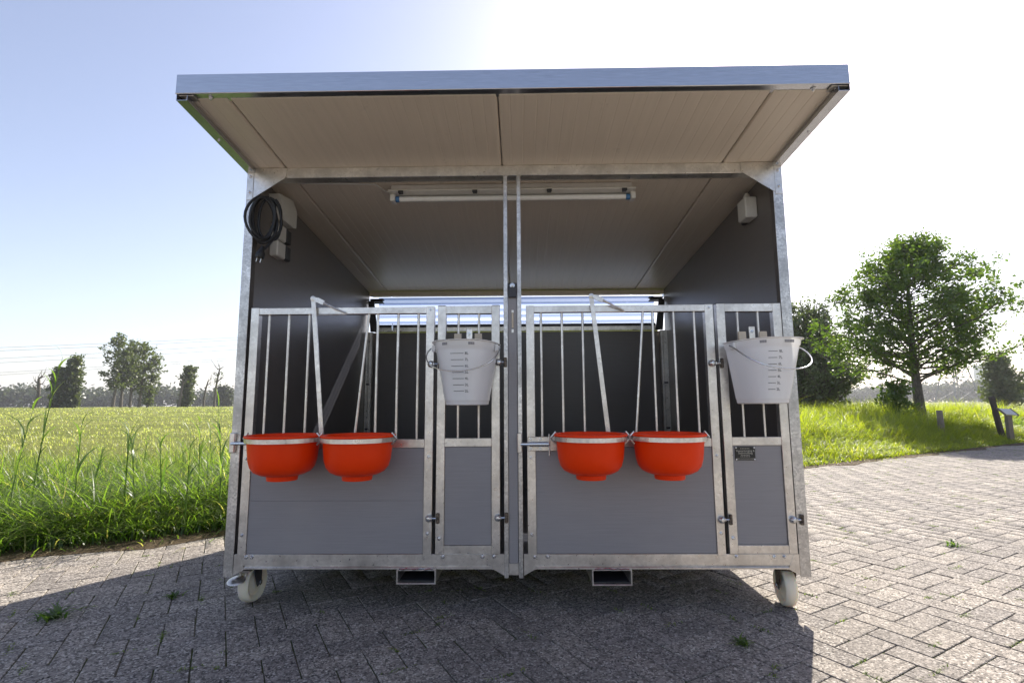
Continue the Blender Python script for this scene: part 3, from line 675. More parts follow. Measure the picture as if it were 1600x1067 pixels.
# base beams left and right
for (xa, xb) in ((-1.157, -.0405), (.0405, 1.157)):
    mb = MB().box(xa, xb, .001, .005, .187, .2325)
    lip = [(.005, .1868), (-.0035, .1800), (-.0035, .1745), (.006, .1735), (.05, .1735), (.05, .1765), (.008, .177), (.008, .1868)]
    T = Matrix(((0, 1, 0, 0), (1, 0, 0, 0), (0, 0, 1, 0), (0, 0, 0, 1)))
    mb.prism(lip, xa+.045, xb-.045, T)
    mb.box(xa, xa+.05, .0052, .009, .170, .2325).box(xb-.05, xb, .0052, .009, .170, .2325)
    bb = build('base_beam', mb, G, SH, 30)
    inner = xb if xa < -1 else xa; sgn = -1 if xa < -1 else 1
    build('end_gusset', MB().prism([(inner, .2322), (inner+sgn*.012, .2322), (inner+sgn*.05, .186), (inner+sgn*.045, .1735), (inner, .149)], -.0005, .0008), G, bb, 0)
    outer = xa if xa < -1 else xb
    build('end_gusset', MB().prism([(outer, .2322), (outer-sgn*.02, .2322), (outer-sgn*.045, .1735), (outer-sgn*.010, .155), (outer, .149)], -.0005, .0008), G, bb, 0)
    xs = (-1.108, -1.085, -.293, -.13, -.083) if xa < -1 else (.085, .138, .905, 1.058, 1.098)
    for x in xs: bolt(x, .2235 if abs(x) < 1.05 else .222, .001, bb, .85)
# centre posts and partition
for x in (-.0312, .0282):
    p = build('centre_post', MB().box(x-.0088, x+.0088, -.002, .002, .139, 1.861).box(x-.0088 if x < 0 else x+.0055, x-.0055 if x < 0 else x+.0088, .002, .035, .139, 1.861), GS, SH)
    for sx in (-1, 1): build('weld_fillet', MB().prism([(x+sx*.0088, 1.8615), (x+sx*.0138, 1.8615), (x+sx*.0088, 1.8545)], -.0018, .0015), G, p, 0)
    if x > 0: build('keeper_plate', MB().box(x-.012, x+.0075, -.016, -.0022, .640, .722, .003), G, p)
pt = build('partition', MB().box(-.0220, .0188, .0035, 1.765, .196, 1.365, .002), M['panel'], SH)
build('partition_cap', MB().box(-.0232, .0200, -.0005, .06, 1.348, 1.368, .002).box(-.0190, .0160, -.010, .0032, 1.302, 1.3475, .002), M['darkbox'], pt)
bolt(-.0015, 1.356, -.001, pt, 1.0)
build('latch_slot', MB().box(-.0050, .0028, .0005, .0034, 1.170, 1.235, .001), M['beige'], pt)
for za_, zb_ in ((1.236, 1.248), (1.148, 1.164)): build('slot_plate', MB().box(-.0065, .0043, .0015, .0034, za_, zb_), G, pt)
build('partition_foot', MB().box(-.0222, .0192, .0040, .05, .149, .1955), G, pt)
# fork pockets: open rectangular tubes under the floor
for xa, xb, za, zb in ((-.481, -.3205, .117, .1732), (.3165, .4775, .112, .1732)):
    mb = MB().box(xa, xb, -.004, 1.80, za, za+.0045).box(xa, xa+.0045, -.004, 1.80, za+.0047, zb-.003).box(xb-.0045, xb, -.004, 1.80, za+.0047, zb-.003).box(xa, xb, -.004, 1.80, zb-.0028, zb).box(xa+.005, xb-.005, 1.79, 1.80, za+.005, zb-.003)
    fp = build('fork_pocket', mb, G, SH)
    build('lining', MB().box(xa+.005, xb-.005, .02, 1.78, za+.005, za+.007).box(xa+.005, xb-.005, 1.70, 1.705, za+.0075, zb-.004), M['darkbox'], fp)  # dark sheets on floor and end: the pocket's inner shade put into colour
    rm = MB().box(xa-.0008, xb+.0008, -.0075, -.0042, za-.0008, za+.0052).box(xa-.0008, xa+.0052, -.0075, -.0042, za+.0054, zb-.004).box(xb-.0052, xb+.0008, -.0075, -.0042, za+.0054, zb-.004).box(xa-.0008, xb+.0008, -.0075, -.0042, zb-.0038, zb+.001)
    build('cut_end', rm, G, fp)
    mb = MB(); q = [(xa+.01+(xb-xa-.02)*i/9, -.0045+random.uniform(-.001, .001), zb+.001+random.uniform(-.0015, .0035)) for i in range(10)]
    mb.tube(q, [random.uniform(.0025, .005) for _ in q], 6); build('weld_seam', mb, M['bolt'], fp)

# gates ----------------------------------------------------------
def hinge(x0, x1, z, parent, side=1):
    """threaded hinge pin bridging the gap between two frames: dome nut on the one, tarnished socket on the other"""
    mb = MB(); T = Matrix.Translation((x0, -.004, z)) @ Matrix.Rotation(R(90), 4, 'X')
    mb.lathe([(.0001, -.004), (.0155, -.004), (.0155, .004), (.0128, .012), (.007, .0175), (.0001, .0185)], 18, T)
    mb.tube([(x0, -.008, z), (x1, -.008, z)], .0042, 8)
    mb.lathe([(.0001, -.004), (.0095, -.004), (.0095, .004), (.0001, .004)], 6, Matrix.Translation((x0+(x1-x0)*.35, -.008, z)) @ Matrix.Rotation(R(90), 4, 'Y'))
    h = build('hinge_pin', mb, M['bolt'], parent)
    s = 1 if x1 > x0 else -1
    build('hinge_socket', MB().box(min(x1, x1+s*.014), max(x1, x1+s*.014), -.012, -.0012, z-.021, z+.021, .003), M['tarnish'], parent)
def rod(name, a, b, r, m_, parent): return build(name, MB().tube([a, b], r, 10), m_, parent)
def feed_gate(xl, xr, bars, lean, lev, splits, label):
    """wide gate: frame, bars, panel, head lock lever; z .225-1.265"""
    w = .035
    mb = MB().box(xl, xl+w, -.001, .030, .226, 1.266).box(xr-w, xr, -.001, .030, .226, 1.266)
    mb.box(xl+w, xr-w, .0005, .030, 1.236, 1.265).box(xl+w, xr-w, .0005, .030, .662, .697)
    g = build('feed_gate', mb, G, SH); g['label'] = label
    zs = [.2335]+list(splits)+[.6612]
    for i in range(len(zs)-1):
        build('panel_board', MB().box(xl+w+.0008, xr-w-.0008, .004, .028, zs[i]+.0002, zs[i+1]-.0002, .0006), M['panel'], g)
    b0 = None
    for x in bars:
        if b0 is None: b0 = build('bar', MB().tube([(x, .014, .694), (x, .014, 1.239)], .0056, 10), G, g); bz = WPOS[b0.name].z
        else: again(b0, (x, .014, bz), g)
    rod('lock_rod', (lean[0], .010, 1.238), (lean[1], .010, .694), .0056, G, g)
    (x0, z0, x1, z1) = lev
    L = build('lock_lever', MB().strip([(x0, z0), (x1, z1)], .0185, .008, Matrix.Translation((0, -.014, 0))).lathe([(.0001, -.006), (.011, -.006), (.011, .007), (.0001, .009)], 14, Matrix.Translation((x0, -.014, z0)) @ Matrix.Rotation(R(90), 4, 'X')), G, g, 30)
    T = Matrix.Translation((0, -.022, 0))
    mb = MB().strip([(x0+.006, z0-.002), (x0+.022, z0-.008), (x0+.050, z0-.021)], [.012, .022, .019], .005, T)
    mb.tube([(x0+.048, -.022, z0-.020), (x0+.10, -.018, z0-.046), (x0+.140, -.008, z0-.062)], [.0055, .004, .004], 8)
    mb.tube([(x0+.01, -.006, z0-.070), (x0+.145, -.006, z0-.068)], .0035, 8)
    build('lock_handle', mb, G, g, 30)
    for z in (.62, .31): bolt(xl+.016, z, -.001, g, .75); bolt(xr-.017, z+.005, -.001, g, .75)
    bolt(xr-.017, 1.251, -.001, g, .6)
    return g
g1 = feed_gate(-1.1455, -.3410, (-1.070, -.9825, -.8925, -.5905, -.501, -.4125), (-.629, -.677), (-.868, 1.302, -.806, .700), (.445,), 'left wide feed gate with grey panel in two boards')
g2 = feed_gate(.0570, .8640, (.122, .2125, .3025, .606, .697, .785), (.564, .516), (.339, 1.303, .398, .700), (), 'right wide feed gate with one grey panel')
def narrow_gate(xl, xr, bars, label):
    w = .035
    mb = MB().box(xl, xl+w, -.001, .030, .233, 1.268).box(xr-w, xr, -.001, .030, .233, 1.268)
    mb.box(xl+w, xr-w, .0003, .030, 1.233, 1.2675).box(xl+w, xr-w, .0003, .030, .666, .7005).box(xl+w, xr-w, .0003, .030, .2335, .2665)
    g = build('narrow_gate', mb, G, SH); g['label'] = label
    build('panel_board', MB().box(xl+w+.001, xr-w-.001, .006, .026, .2675, .6650, .001), M['panel'], g)
    b0 = None
    for x in bars:
        if b0 is None: b0 = build('bar', MB().tube([(x, .014, .698), (x, .014, 1.236)], .0052, 10), G, g); bz = WPOS[b0.name].z
        else: again(b0, (x, .014, bz), g)
    for x in (xl-.001, xr-.033): build('end_cap', MB().box(x, x+.034, .001, .028, 1.2685, 1.2705, .0008), M['darkbox'], g)
    c = (xl+xr)/2
    # bucket carrier: tab with bolt, and two beige hooks on a cross strip
    cx = c+.004
    tb = build('carrier_tab', MB().box(cx-.013, cx+.013, -.012, -.008, 1.035, 1.166, .002), G, g); bolt(cx, 1.143, -.012, tb, .8)
    build('carrier_strip', MB().box(c-.09, c+.09, -.0075, .0075, 1.04, 1.062, .002), G, g)
    for x in (c-.044, c+.044):
        mb = MB().prism([(x-.018, 1.04), (x+.018, 1.04), (x+.0150, 1.142), (x-.0150, 1.142)], -.026, -.016); build('bucket_hook', mb, M['beige'], g, 0)
    bolt(xl+.016, .296, -.001, g, .9)
    return g
n1 = narrow_gate(-.3255, -.0575, (-.2370, -.1480), 'left narrow gate, beside the centre posts')
n2 = narrow_gate(.8790, 1.1540, (.972, 1.0595), 'right narrow gate, carrying the black name plate')
hinge(-.352, -.322, 1.014, g1); hinge(-.352, -.322, .376, g1)
hinge(-.062, -.040, 1.020, n1); hinge(-.066, -.038, .378, n1)
hinge(.8455, .880, 1.010, g2); hinge(.8505, .880, .369, g2)
hinge(1.140, 1.170, .368, n2); hinge(1.140, 1.170, 1.028, n2)
# sliding bolts at the outer/inner edge of each wide gate
def slide_bolt(g, x_keep, x_plate, x_end, z, full):
    mb = MB(); mb.tube([(x_keep, -.020, z), (x_end, -.020, z)], .0065, 10)
    if full:
        mb.tube([(x_plate+.006, -.020, z), (x_end-.004, -.020, z)], .0105, 12); mb.tube([(x_end, -.022, z+.042), (x_end, -.022, z-.048)], .0032, 8)
    sb_ = build('slide_bolt', mb, M['bolt'], g)
    pl = build('bolt_plate', MB().box(x_plate, x_plate+(.122 if full else .034), -.008, -.0015, z-.029, z+.030, .002), G, sb_)
    for dx, dz in (((.012, .02), (.053, .02), (.012, -.02), (.053, -.02)) if full else ((.017, .018), (.017, -.02))): bolt(x_plate+dx, z+dz, -.008, g, .7)
slide_bolt(g1, -1.188, -1.138, -1.06, .684, False)
slide_bolt(g2, .030, .0600, .149, .676, True)
# rings that carry the bowls
def bowl_ring(g, cx, z=.709, rr=.1385):
    mb = MB(); n_ = 40; cy = -.158
    for i in range(n_):
        a, b = 2*math.pi*i/n_, 2*math.pi*(i+1)/n_
        vs = []
        for t in (a, b):
            for r_, zz in ((rr, z-.0085), (rr+.003, z-.0085), (rr+.003, z+.0080), (rr, z+.0080)): vs.append((cx+r_*math.cos(t), cy+r_*math.sin(t), zz))
        mb.add(vs, [(0, 1, 5, 4), (1, 2, 6, 5), (2, 3, 7, 6), (3, 0, 4, 7)])
    o = build('bowl_ring', mb, G, g, 40)
    for sx in (-1, 1):
        mb = MB(); x = cx+sx*(rr+.002)
        mb.tube([(x-.006*sx, -.176, z+.026), (x+.013*sx, -.172, z+.004), (x+.012*sx, -.170, z+.001), (x-.006*sx, -.166, z-.019), (x-.02*sx, -.13, z-.016)], .0040, 7)
        build('ring_clip', mb, G, o); build('ring_bracket', MB().box(cx+sx*.09-.012, cx+sx*.09+.012, -.050, -.002, z-.014, z-.009), M['bolt'], o)
BOWLS = (-.9000, -.6065, .3010, .6030)
for i, x in enumerate(BOWLS): bowl_ring(g1 if i < 2 else g2, x)
# name plate on the right narrow gate
pl = build('name_plate', MB().box(.9245, 1.0075, .0015, .0055, .605, .6605, .001), M['plate'], n2); pl['label'] = 'small black name plate with pale lettering'
mb = MB(); T0 = Matrix.Rotation(R(90), 4, 'X')
for body, z, sz in (('Veeverzorging &', .6440, .0115), ('Stalinrichting', .6345, .0115)):
    V, F = text_mesh(body, sz, .0002); mb.add(V, F, Matrix.Translation((.966, .0010, z)) @ T0)
for z, w_ in ((.6535, .020), (.6265, .019), (.6205, .021)):
    for k in range(6): xa = .966-w_+k*(2*w_/6); mb.box(xa, xa+2*w_/6-.0022, .0009, .0014, z-.0011, z+.0011, .0001)
mb.box(.929, 1.003, .0009, .0014, .6125, .6133, .0001); mb.box(.933, .999, .0009, .0014, .6082, .6092, .0001)
build('lettering', mb, M['gold'], pl, 0)
for x_ in (.9285, 1.0035):
    for z_ in (.609, .6565): bolt(x_, z_, .0012, pl, .32)
# castors
def caster(x, y, yaw, brake):
    zt = .172; T = Matrix.Translation((x, y, 0)) @ Matrix.Rotation(yaw, 4, 'Z')   # wheel axle along local x
    mb = MB().box(-.05, .05, -.04, .04, zt-.006, zt, .002, T).lathe([(.032, zt-.022), (.036, zt-.016), (.034, zt-.007)], 20, T)
    for sx in (-1, 1):
        vs = [(sx*.029, -.03, zt-.014), (sx*.029, .034, zt-.014), (sx*.029, .030, .075), (sx*.029, .002, .066), (sx*.0325, -.03, zt-.014), (sx*.0325, .034, zt-.014), (sx*.0325, .030, .075), (sx*.0325, .002, .066)]
        mb.add(vs, [(0, 1, 2, 3), (4, 5, 6, 7), (0, 1, 5, 4), (1, 2, 6, 5), (2, 3, 7, 6), (3, 0, 4, 7)], T)
    mb.box(-.029, .029, -.03, .034, zt-.016, zt-.013, .001, T)
    c = build('castor', mb, M['tarnish'] if not brake else M['darkbox'], SH)
    W = T @ Matrix.Translation((0, .018, .0795)) @ Matrix.Rotation(R(90), 4, 'Y')
    prof = [(.015, -.020), (.040, -.016), (.052, -.012), (.060, -.021), (.070, -.024), (.0775, -.019), (.0795, -.006), (.0795, .006), (.0775, .019), (.070, .024), (.060, .021), (.052, .012), (.040, .016), (.015, .020)]
    build('wheel', MB().lathe(prof, 40, W), M['nylon'], c, 50)
    build('axle', MB().tube([T @ Vector((-.038, .018, .0795)), T @ Vector((.038, .018, .0795))], .0065, 8).lathe([(.0001, -.037), (.012, -.037), (.012, .037), (.0001, .037)], 6, T @ Matrix.Translation((0, .018, .0795)) @ Matrix.Rotation(R(90), 4, 'Y')), M['bolt'], c)
    if brake:
        mb = MB(); B = Matrix.Translation((x-.010, y-.045, 0))
        mb.lathe([(.0001, .016), (.018, .013), (.030, .004), (.034, -.004), (.0001, -.006)], 18, B @ Matrix.Translation((-.012, -.030, .116)) @ Matrix.Rotation(R(18), 4, 'X') @ Matrix.Scale(1.1, 4, (1, 0, 0)) @ Matrix.Scale(.55, 4, (0, 0, 1)))
        mb.box(-.03, .03, -.012, .03, .140, .150, .002, B).box(-.012, -.004, -.01, .03, .118, .140, .001, B).box(.012, .02, -.01, .03, .118, .140, .001, B)
        build('brake_pedal', mb, G, c)
caster(-1.145, .120, R(-5), True)
caster(1.138, .078, R(-7), False)
caster(-1.10, 1.62, R(10), False); caster(1.10, 1.62, R(-15), False)
# lamp under the roof
ly = .20; zl = zceil(ly)
mb = MB(); tilt = Matrix.Translation((0, ly, zl)) @ Matrix.Rotation(-math.atan(SL), 4, 'X')
mb.box(-.585, .572, -.05, .05, -.030, -.001, .006, tilt); mb.box(-.598, .588, -.058, .058, -.040, -.0305, .003, tilt)
lamp = build('strip_light', mb, M['white'], SH); lamp['label'] = 'long white strip light under the roof, unlit'
zt_ = zl-.0605
build('tube', MB().tube([(-.552, ly-.02, zt_), (.544, ly-.02, zt_+.001)], .0130, 16), M['tube'], lamp)
for xa, xb in ((-.566, -.548), (.546, .564)):
    build('tube_cap', MB().tube([(xa, ly-.02, zt_), (xb, ly-.02, zt_)], .0142, 16), M['blue'], lamp)
for x in (-.580, .578): build('lamp_holder', MB().box(x-.012, x+.012, ly-.04, ly+.01, zt_-.014, zl-.038, .004), M['white'], lamp)
for x in (-.535, -.18, .175, .532): build('clip', MB().box(x-.012, x+.012, ly-.064, ly-.0585, zl-.046, zl-.034, .001).box(x-.010, x+.010, ly-.0575, ly-.045, zl-.047, zl-.0405, .001), M['darkbox'], lamp)
mb = MB().tube([(-.58, ly, zl-.02), (-.62, ly, zl-.012), (-.66, ly-.06, zceil(ly-.06)-.006), (-1.02, ly-.08, zceil(ly-.08)-.006)], .004, 6); build('cable', mb, M['white'], lamp)
# junction boxes on the side walls
jb = build('switch_box', MB().box(1.112, 1.1705, .175, .265, 1.722, 1.825, .006), M['white'], SH)
build('switch_face', MB().box(1.150, 1.1705, .268, .315, 1.728, 1.818, .003), M['darkbox'], jb)
build('cable_gland', MB().lathe([(.014, 0), (.016, .012), (.012, .024), (.006, .032)], 14, Matrix.Translation((1.142, .22, 1.825))), M['white'], jb)
build('cable', MB().tube([(1.142, .22, 1.85), (1.150, .24, zceil(.24)-.02)], .004, 6), M['darkbox'], jb)
db = build('distribution_box', MB().prism([(.14, 1.85), (.285, 1.875), (.335, 1.83), (.335, 1.745), (.30, 1.735), (.20, 1.74)], -1.1705, -1.118, Matrix(((0, 1, 0, 0), (1, 0, 0, 0), (0, 0, 1, 0), (0, 0, 0, 1)))), M['white'], SH, 0)
for z0 in (1.555, 1.640):
    so = build('socket_box', MB().box(-1.1705, -1.128, .17, .255, z0, z0+.078, .006), M['white'], SH)
    build('socket_flap', MB().box(-1.150, -1.126, .2575, .305, z0+.004, z0+.074, .004), M['darkbox'], so)

# ---------------------------------------------------------------- things carried by the shelter
def bowl(cx):
    T = Matrix.Translation((cx, -.158, 0)); z = .7235
    prof = [(.0001, .560), (.052, .5605), (.0555, .556), (.0625, .5545), (.0640, .562), (.0650, .5715), (.086, .577), (.109, .588), (.1235, .606), (.1315, .632), (.1350, .665), (.1380, .698), (.1403, .7165), (.1490, .7185), (.1505, .7225), (.1490, .7265), (.1440, .7275), (.1375, .7240), (.1350, .700), (.1320, .665), (.1280, .635), (.1205, .611), (.106, .594), (.060, .584), (.0001, .584)]
    return MB().lathe([(r_*(.955 if z_ > .575 else .90), z_) for r_, z_ in prof], 56, T)
BL = ['orange red feed bowl next to the left corner post, leftmost of the four', 'orange red feed bowl below the lock lever of the left wide gate, second from left',
      'orange red feed bowl beside the sliding bolt on the right wide gate', 'orange red feed bowl nearest the black name plate, rightmost of the four']
b0 = build('feed_bowl', bowl(BOWLS[0]), M['red'], None, 40, origin=(BOWLS[0], -.158, .555)); tag(b0, BL[0], 'bowl', 'orange red feed bowls hung on the gates')
for i in (1, 2, 3):
    b = again(b0, (BOWLS[i], -.158, .555), None, (0, 0, i*.7)); tag(b, BL[i], 'bowl', 'orange red feed bowls hung on the gates')

def bucket(c, yawz, mark_th, handle, label):
    o = thing('milk_bucket', (c, -.03, .84), label, 'bucket', 'translucent milk buckets on the narrow gates')
    TT = Matrix.Translation((c, -.030, .838)) @ Matrix.Rotation(yawz, 4, 'Z')
    H = .252
    def sect(u, grow=0.0):
        Rw = .084+(.125-.084)*u+grow; D = .150+(.215-.150)*u+grow; back = .0+grow*.4
        p = []
        for k in range(33):
            a = math.pi*k/32; ca, sa = math.cos(a), math.sin(a)
            p.append((Rw*math.copysign(abs(ca)**.72, ca), -D*(abs(sa)**.80)))
        for k in range(1, 10): p.append((-Rw*(1-2*k/10), back))
        return p
    rows = [(0.0, -.006, 0.0), (.004/H, 0, 0), (.018/H, 0, 0), (.020/H, .0012, 0)]+[(k/12, .0012, 0) for k in range(1, 11)]+[(.88, .0012, 0), (.895, .004, 0), (.985, .004, 0), (.99, .012, 0), (1.0, .0125, 0), (1.002, .006, 0), (1.0, .0, 0)]
    vs = []; fs = []; m_ = None
    for u_, gr, _ in rows:
        p = sect(min(u_, 1), gr); m_ = len(p)
        vs += [(x, y, u_*H) for x, y in p]
    for i in range(len(rows)-1):
        for k in range(m_): fs.append((i*m_+k, i*m_+(k+1) % m_, (i+1)*m_+(k+1) % m_, (i+1)*m_+k))
    fs.append(tuple(range(m_))[::-1])
    build('body', MB().add(vs, fs, TT), M['milky'], o, 45)
    for sx in (-1, 1):
        x = sx*.130; build('handle_ear', MB().box(x-.007, x+.007, -.085, -.055, H-.034, H-.006, .003, TT), M['milky'], o)
    pts = []
    for k in range(25):
        a = math.pi*k/24; x = .139*math.cos(a)*(1+.10*math.sin(a)); dz = -handle*math.sin(a)**.9
        pts.append(TT @ Vector((x+.006*(1 if x > 0 else -1), -.07-.165*math.sin(a)**.7, H-.018+dz)))
    build('handle', MB().tube(pts, .0026, 8), M['bolt'], o)
    # graduations follow the bowed front
    mb = MB(); ml = MB()
    def front(th, u):
        Rw = .084+(.125-.084)*u+.0012; D = .150+(.215-.150)*u+.0012; ca, sa = math.cos(th), math.sin(th)
        return Vector((Rw*math.copysign(abs(ca)**.72, ca), -D*abs(sa)**.80, u*H))
    for k, q in enumerate((8, 7, 6, 5, 4, 3, 2)):
        u_ = .79-.095*k; a0, a1 = mark_th+.16, mark_th-.09
        P_ = [front(a0+(a1-a0)*j/6, u_) for j in range(7)]; mb = MB()
        for j in range(6):
            p0, p1 = P_[j], P_[j+1]; nn = Vector(((p1-p0).y, -(p1-p0).x, 0)).normalized()
            if nn.y > 0: nn = -nn
            e = nn*.0008; up_ = Vector((0, 0, .0009)); mb.add([p0+e-up_, p1+e-up_, p1+e+up_, p0+e+up_], [(0, 1, 2, 3)], TT)
        build('graduation', mb, M['print'], o, 0)
        ce = front(mark_th-.17, u_); tg = (front(mark_th-.24, u_)-front(mark_th-.10, u_)).normalized()
        if tg.x < 0: tg = -tg
        upv = Vector((0, 0, 1)); no = tg.cross(upv)
        X = Matrix(((tg.x, upv.x, no.x, ce.x+no.x*.0012), (tg.y, upv.y, no.y, ce.y+no.y*.0012), (tg.z, upv.z, no.z, ce.z), (0, 0, 0, 1)))
        V, F = text_mesh('%dL' % q, .0145, .0001); ml.add(V, F, TT @ X)
    build('lettering', ml, M['print'], o, 0)
    for sx in (-1, 1):                     # finger slots under the rim
        P_ = [front(mark_th+sx*.30+d_, .94) for d_ in (-.09, -.03, .03, .09)]
        sl = MB()
        for j in range(3):
            p0, p1 = P_[j], P_[j+1]; nn = Vector(((p1-p0).y, -(p1-p0).x, 0)).normalized()
            if nn.y > 0: nn = -nn
            e = nn*.0042; up_ = Vector((0, 0, .0052)); sl.add([p0+e-up_, p1+e-up_, p1+e+up_, p0+e+up_], [(0, 1, 2, 3)], TT)
        build('finger_slot', sl, M['panel'], o, 0)
    return o
bucket(-.187, R(-6), R(90), .105, 'translucent milk bucket on the left narrow gate beside the centre posts')
bucket(1.010, R(8), R(103), .105, 'translucent milk bucket on the right narrow gate above the black name plate')

# coiled black cable with plug hanging inside the left corner
cc = thing('power_cable', (-1.15, .03, 1.75), 'coiled black power cable with plug hanging at the top of the left corner post', 'cable')
mb = MB(); rc = random.Random(3); pts = []
for k in range(6):
    rx = rc.uniform(.040, .056); rz = rc.uniform(.088, .108); ox = rc.uniform(-.020, .020); oy = .004*k
    for i in range(26):
        a = math.pi/2+2*math.pi*i/26
        pts.append((-1.118+ox*.9+rx*math.cos(a)+.004*math.sin(3*a+k), .01+oy+.6*(ox+rx*math.cos(a)), 1.668+(1-.0)*rz*math.sin(a)+(.112-rz)+.006*math.sin(2*a+k)))
sm = [tuple((np.array(pts[max(i-1, 0)])+2*np.array(p)+np.array(pts[min(i+1, len(pts)-1)]))/4) for i, p in enumerate(pts)]
mb.tube(sm, .0062, 8)
mb.tube([sm[-1], (-1.10, .07, 1.70), (-1.085, .05, 1.60), (-1.105, .03, 1.555), (-1.122, .012, 1.525)], .0062, 8)
build('cord', mb, M['black'], cc)
Tp = Matrix.Translation((-1.124, .010, 1.515)) @ Matrix.Rotation(R(14), 4, 'Y')
plg = build('plug', MB().lathe([(.0001, -.022), (.018, -.022), (.0195, -.016), (.019, 0), (.012, .014), (.008, .028), (.006, .034)], 18, Tp), M['black'], cc)
for dx in (-.0095, .0095): build('plug_pin', MB().tube([Tp @ Vector((dx, 0, -.022)), Tp @ Vector((dx, 0, -.041))], .0025, 8), M['bolt'], plg)

# ================================================================ trees and far things
def leaves(cent, size, per, spread, flat=0.6):
    """cloud of leaf quads around points"""
    n_ = len(cent)*per; c = np.repeat(cent, per, 0)+rng.normal(0, 1, (n_, 3))*spread
    a = rng.uniform(0, 2*np.pi, n_); nz = rng.normal(0, 1, (n_, 3)); nz[:, 2] += flat; nz /= np.linalg.norm(nz, axis=1)[:, None]
    u_ = np.stack([np.cos(a), np.sin(a), rng.normal(-.3, .4, n_)], 1); u_ -= nz*(u_*nz).sum(1)[:, None]; u_ /= np.linalg.norm(u_, axis=1)[:, None]
    w_ = np.cross(nz, u_); s_ = (size*rng.uniform(.6, 1.3, n_))[:, None]
    V = np.stack([c-u_*s_*.6, c+w_*s_*.42, c+u_*s_*.65, c-w_*s_*.42], 1).reshape(-1, 3)
    return V, np.arange(n_*4).reshape(-1, 4)
def limb(mb, a, b, r0, r1, bow, n=6, seg=5):
    a, b = np.array(a, float), np.array(b, float); off = rng.normal(0, bow, 3)
    P = [tuple(a+(b-a)*t+off*math.sin(math.pi*t)) for t in np.linspace(0, 1, seg+1)]
    mb.tube(P, [r0+(r1-r0)*t for t in np.linspace(0, 1, seg+1)], n); return P
def tree(name, base, H, trunk_r, crown, nb, leafsize, per, material, label, cat, group=None, twigs=6, spread=.16, lean=(0, 0), bare=0, trunk_top=.92, droop=.0, fork=1.0):
    """crown(u, ang) -> radius at relative height u ; base = ground point"""
    base = np.array(base, float); o = thing(name, tuple(base), label, cat, group); mb = MB()
    top = base+np.array([lean[0], lean[1], H*trunk_top])
    tp = limb(mb, base-np.array([0, 0, .1]), top, trunk_r, trunk_r*.12, H*.012, 10, 9); tp = np.array(tp)
    cents = []
    for i in range(nb):
        u_ = bare+(1-bare)*((i+rng.uniform(0, 1))/nb); ang = i*2.39996+rng.uniform(-.4, .4)
        rad = crown(u_, ang)*rng.uniform(.58, 1.12)
        st_u = np.clip((u_-.18*fork*(1-u_))*.97, .06, .99); f_ = st_u*(len(tp)-1); k = min(int(f_), len(tp)-2); a = tp[k]+(tp[k+1]-tp[k])*(f_-k)
        end = base+np.array([lean[0]*u_+math.cos(ang)*rad, lean[1]*u_+math.sin(ang)*rad, u_*H-droop*rad])
        P = limb(mb, a, end, trunk_r*.30*(1.05-u_*.8), trunk_r*.05, rad*.07, 5, 4)
        P = np.array(P)
        for q in range(twigs):
            t = rng.uniform(.30, 1.0); f_ = t*(len(P)-1); k = min(int(f_), len(P)-2); c0 = P[k]+(P[k+1]-P[k])*(f_-k)
            dv = rng.normal(0, 1, 3); dv[2] = dv[2]*.6+.25; dv /= np.linalg.norm(dv); L = spread*2.2*rng.uniform(.5, 1.3)
            c1 = c0+dv*L
            if q % 2 == 0: limb(mb, c0, c1, trunk_r*.045, trunk_r*.015, 0, 4, 2)
            cents += [c0+(c1-c0)*.5, c1, c0+(c1-c0)*.8]
    build('trunk', mb, M['bark'], o, 60, origin=tuple(base))
    cents = np.array(cents); V, F = leaves(cents, leafsize, per, spread*.55)
    clump = np.repeat(np.clip(rng.normal(.5, .2, len(cents)), 0, 1), per*4)
    rn = np.clip(clump*.6+np.repeat(rng.random(len(F)), 4)*.4, 0, 1)
    np_mesh('crown', V, [F], material, {'rnd': rn}, o, None, tuple(base))
    return o
def ray_ground(px, dist, sink=0):
    p = at_dist(px, 630, dist); return (p.x, p.y, float(ground_z(p.x, p.y))-sink)
# alder on the right bank
def alder_crown(u_, a):
    base_ = np.interp(u_, [.3, .38, .46, .55, .67, .82, .92, 1.0], [.9, 1.7, 2.35, 2.65, 2.15, 1.45, .95, .3])
    return base_*(1.06+.10*math.cos(a)+.16*math.sin(3*a+1.3)+.12*math.sin(5*a+u_*9))
bx = ray_ground(1438, 17.6)
tree('alder_tree', bx, 5.05, .14, alder_crown, 110, .066, 12, M['leaf'], 'round crowned green tree with one bare trunk standing on the right bank', 'tree', None, 9, .15, (.05, 0), .37, .95, -.03)
bx = ray_ground(1400, 16.6)
tree('shrub', bx, 1.15, .03, lambda u_, a: .44*(1-.4*u_), 24, .075, 6, M['leaf'], 'low dark leafy shrub at the foot of the right tree', 'shrub', None, 5, .10, (0, 0), .1)
# pollard willow
bx = ray_ground(1268, 24.5)
def willow_crown(u_, a): return np.interp(u_, [.2, .35, .55, .75, 1.0], [1.5, 2.15, 2.1, 1.6, .5])*(1+.14*math.sin(3*a)+.1*math.sin(7*a))
w_ = tree('willow_tree', bx, 4.9, .30, willow_crown, 110, .10, 9, M['willow'], 'grey green pollard willow right behind the right corner post', 'tree', None, 8, .20, (0, 0), .22, .55, 0, 2.2)
mb = MB(); bz = Vector(bx); rr = random.Random(4)
mb.tube([bz+Vector((0, 0, -.1)), bz+Vector((.02, 0, .4)), bz+Vector((0, 0, .9)), bz+Vector((0, 0, 1.25)), bz+Vector((0, 0, 1.5))], [.36, .33, .42, .50, .22], 12)
build('pollard_head', mb, M['bark'], w_, 60)
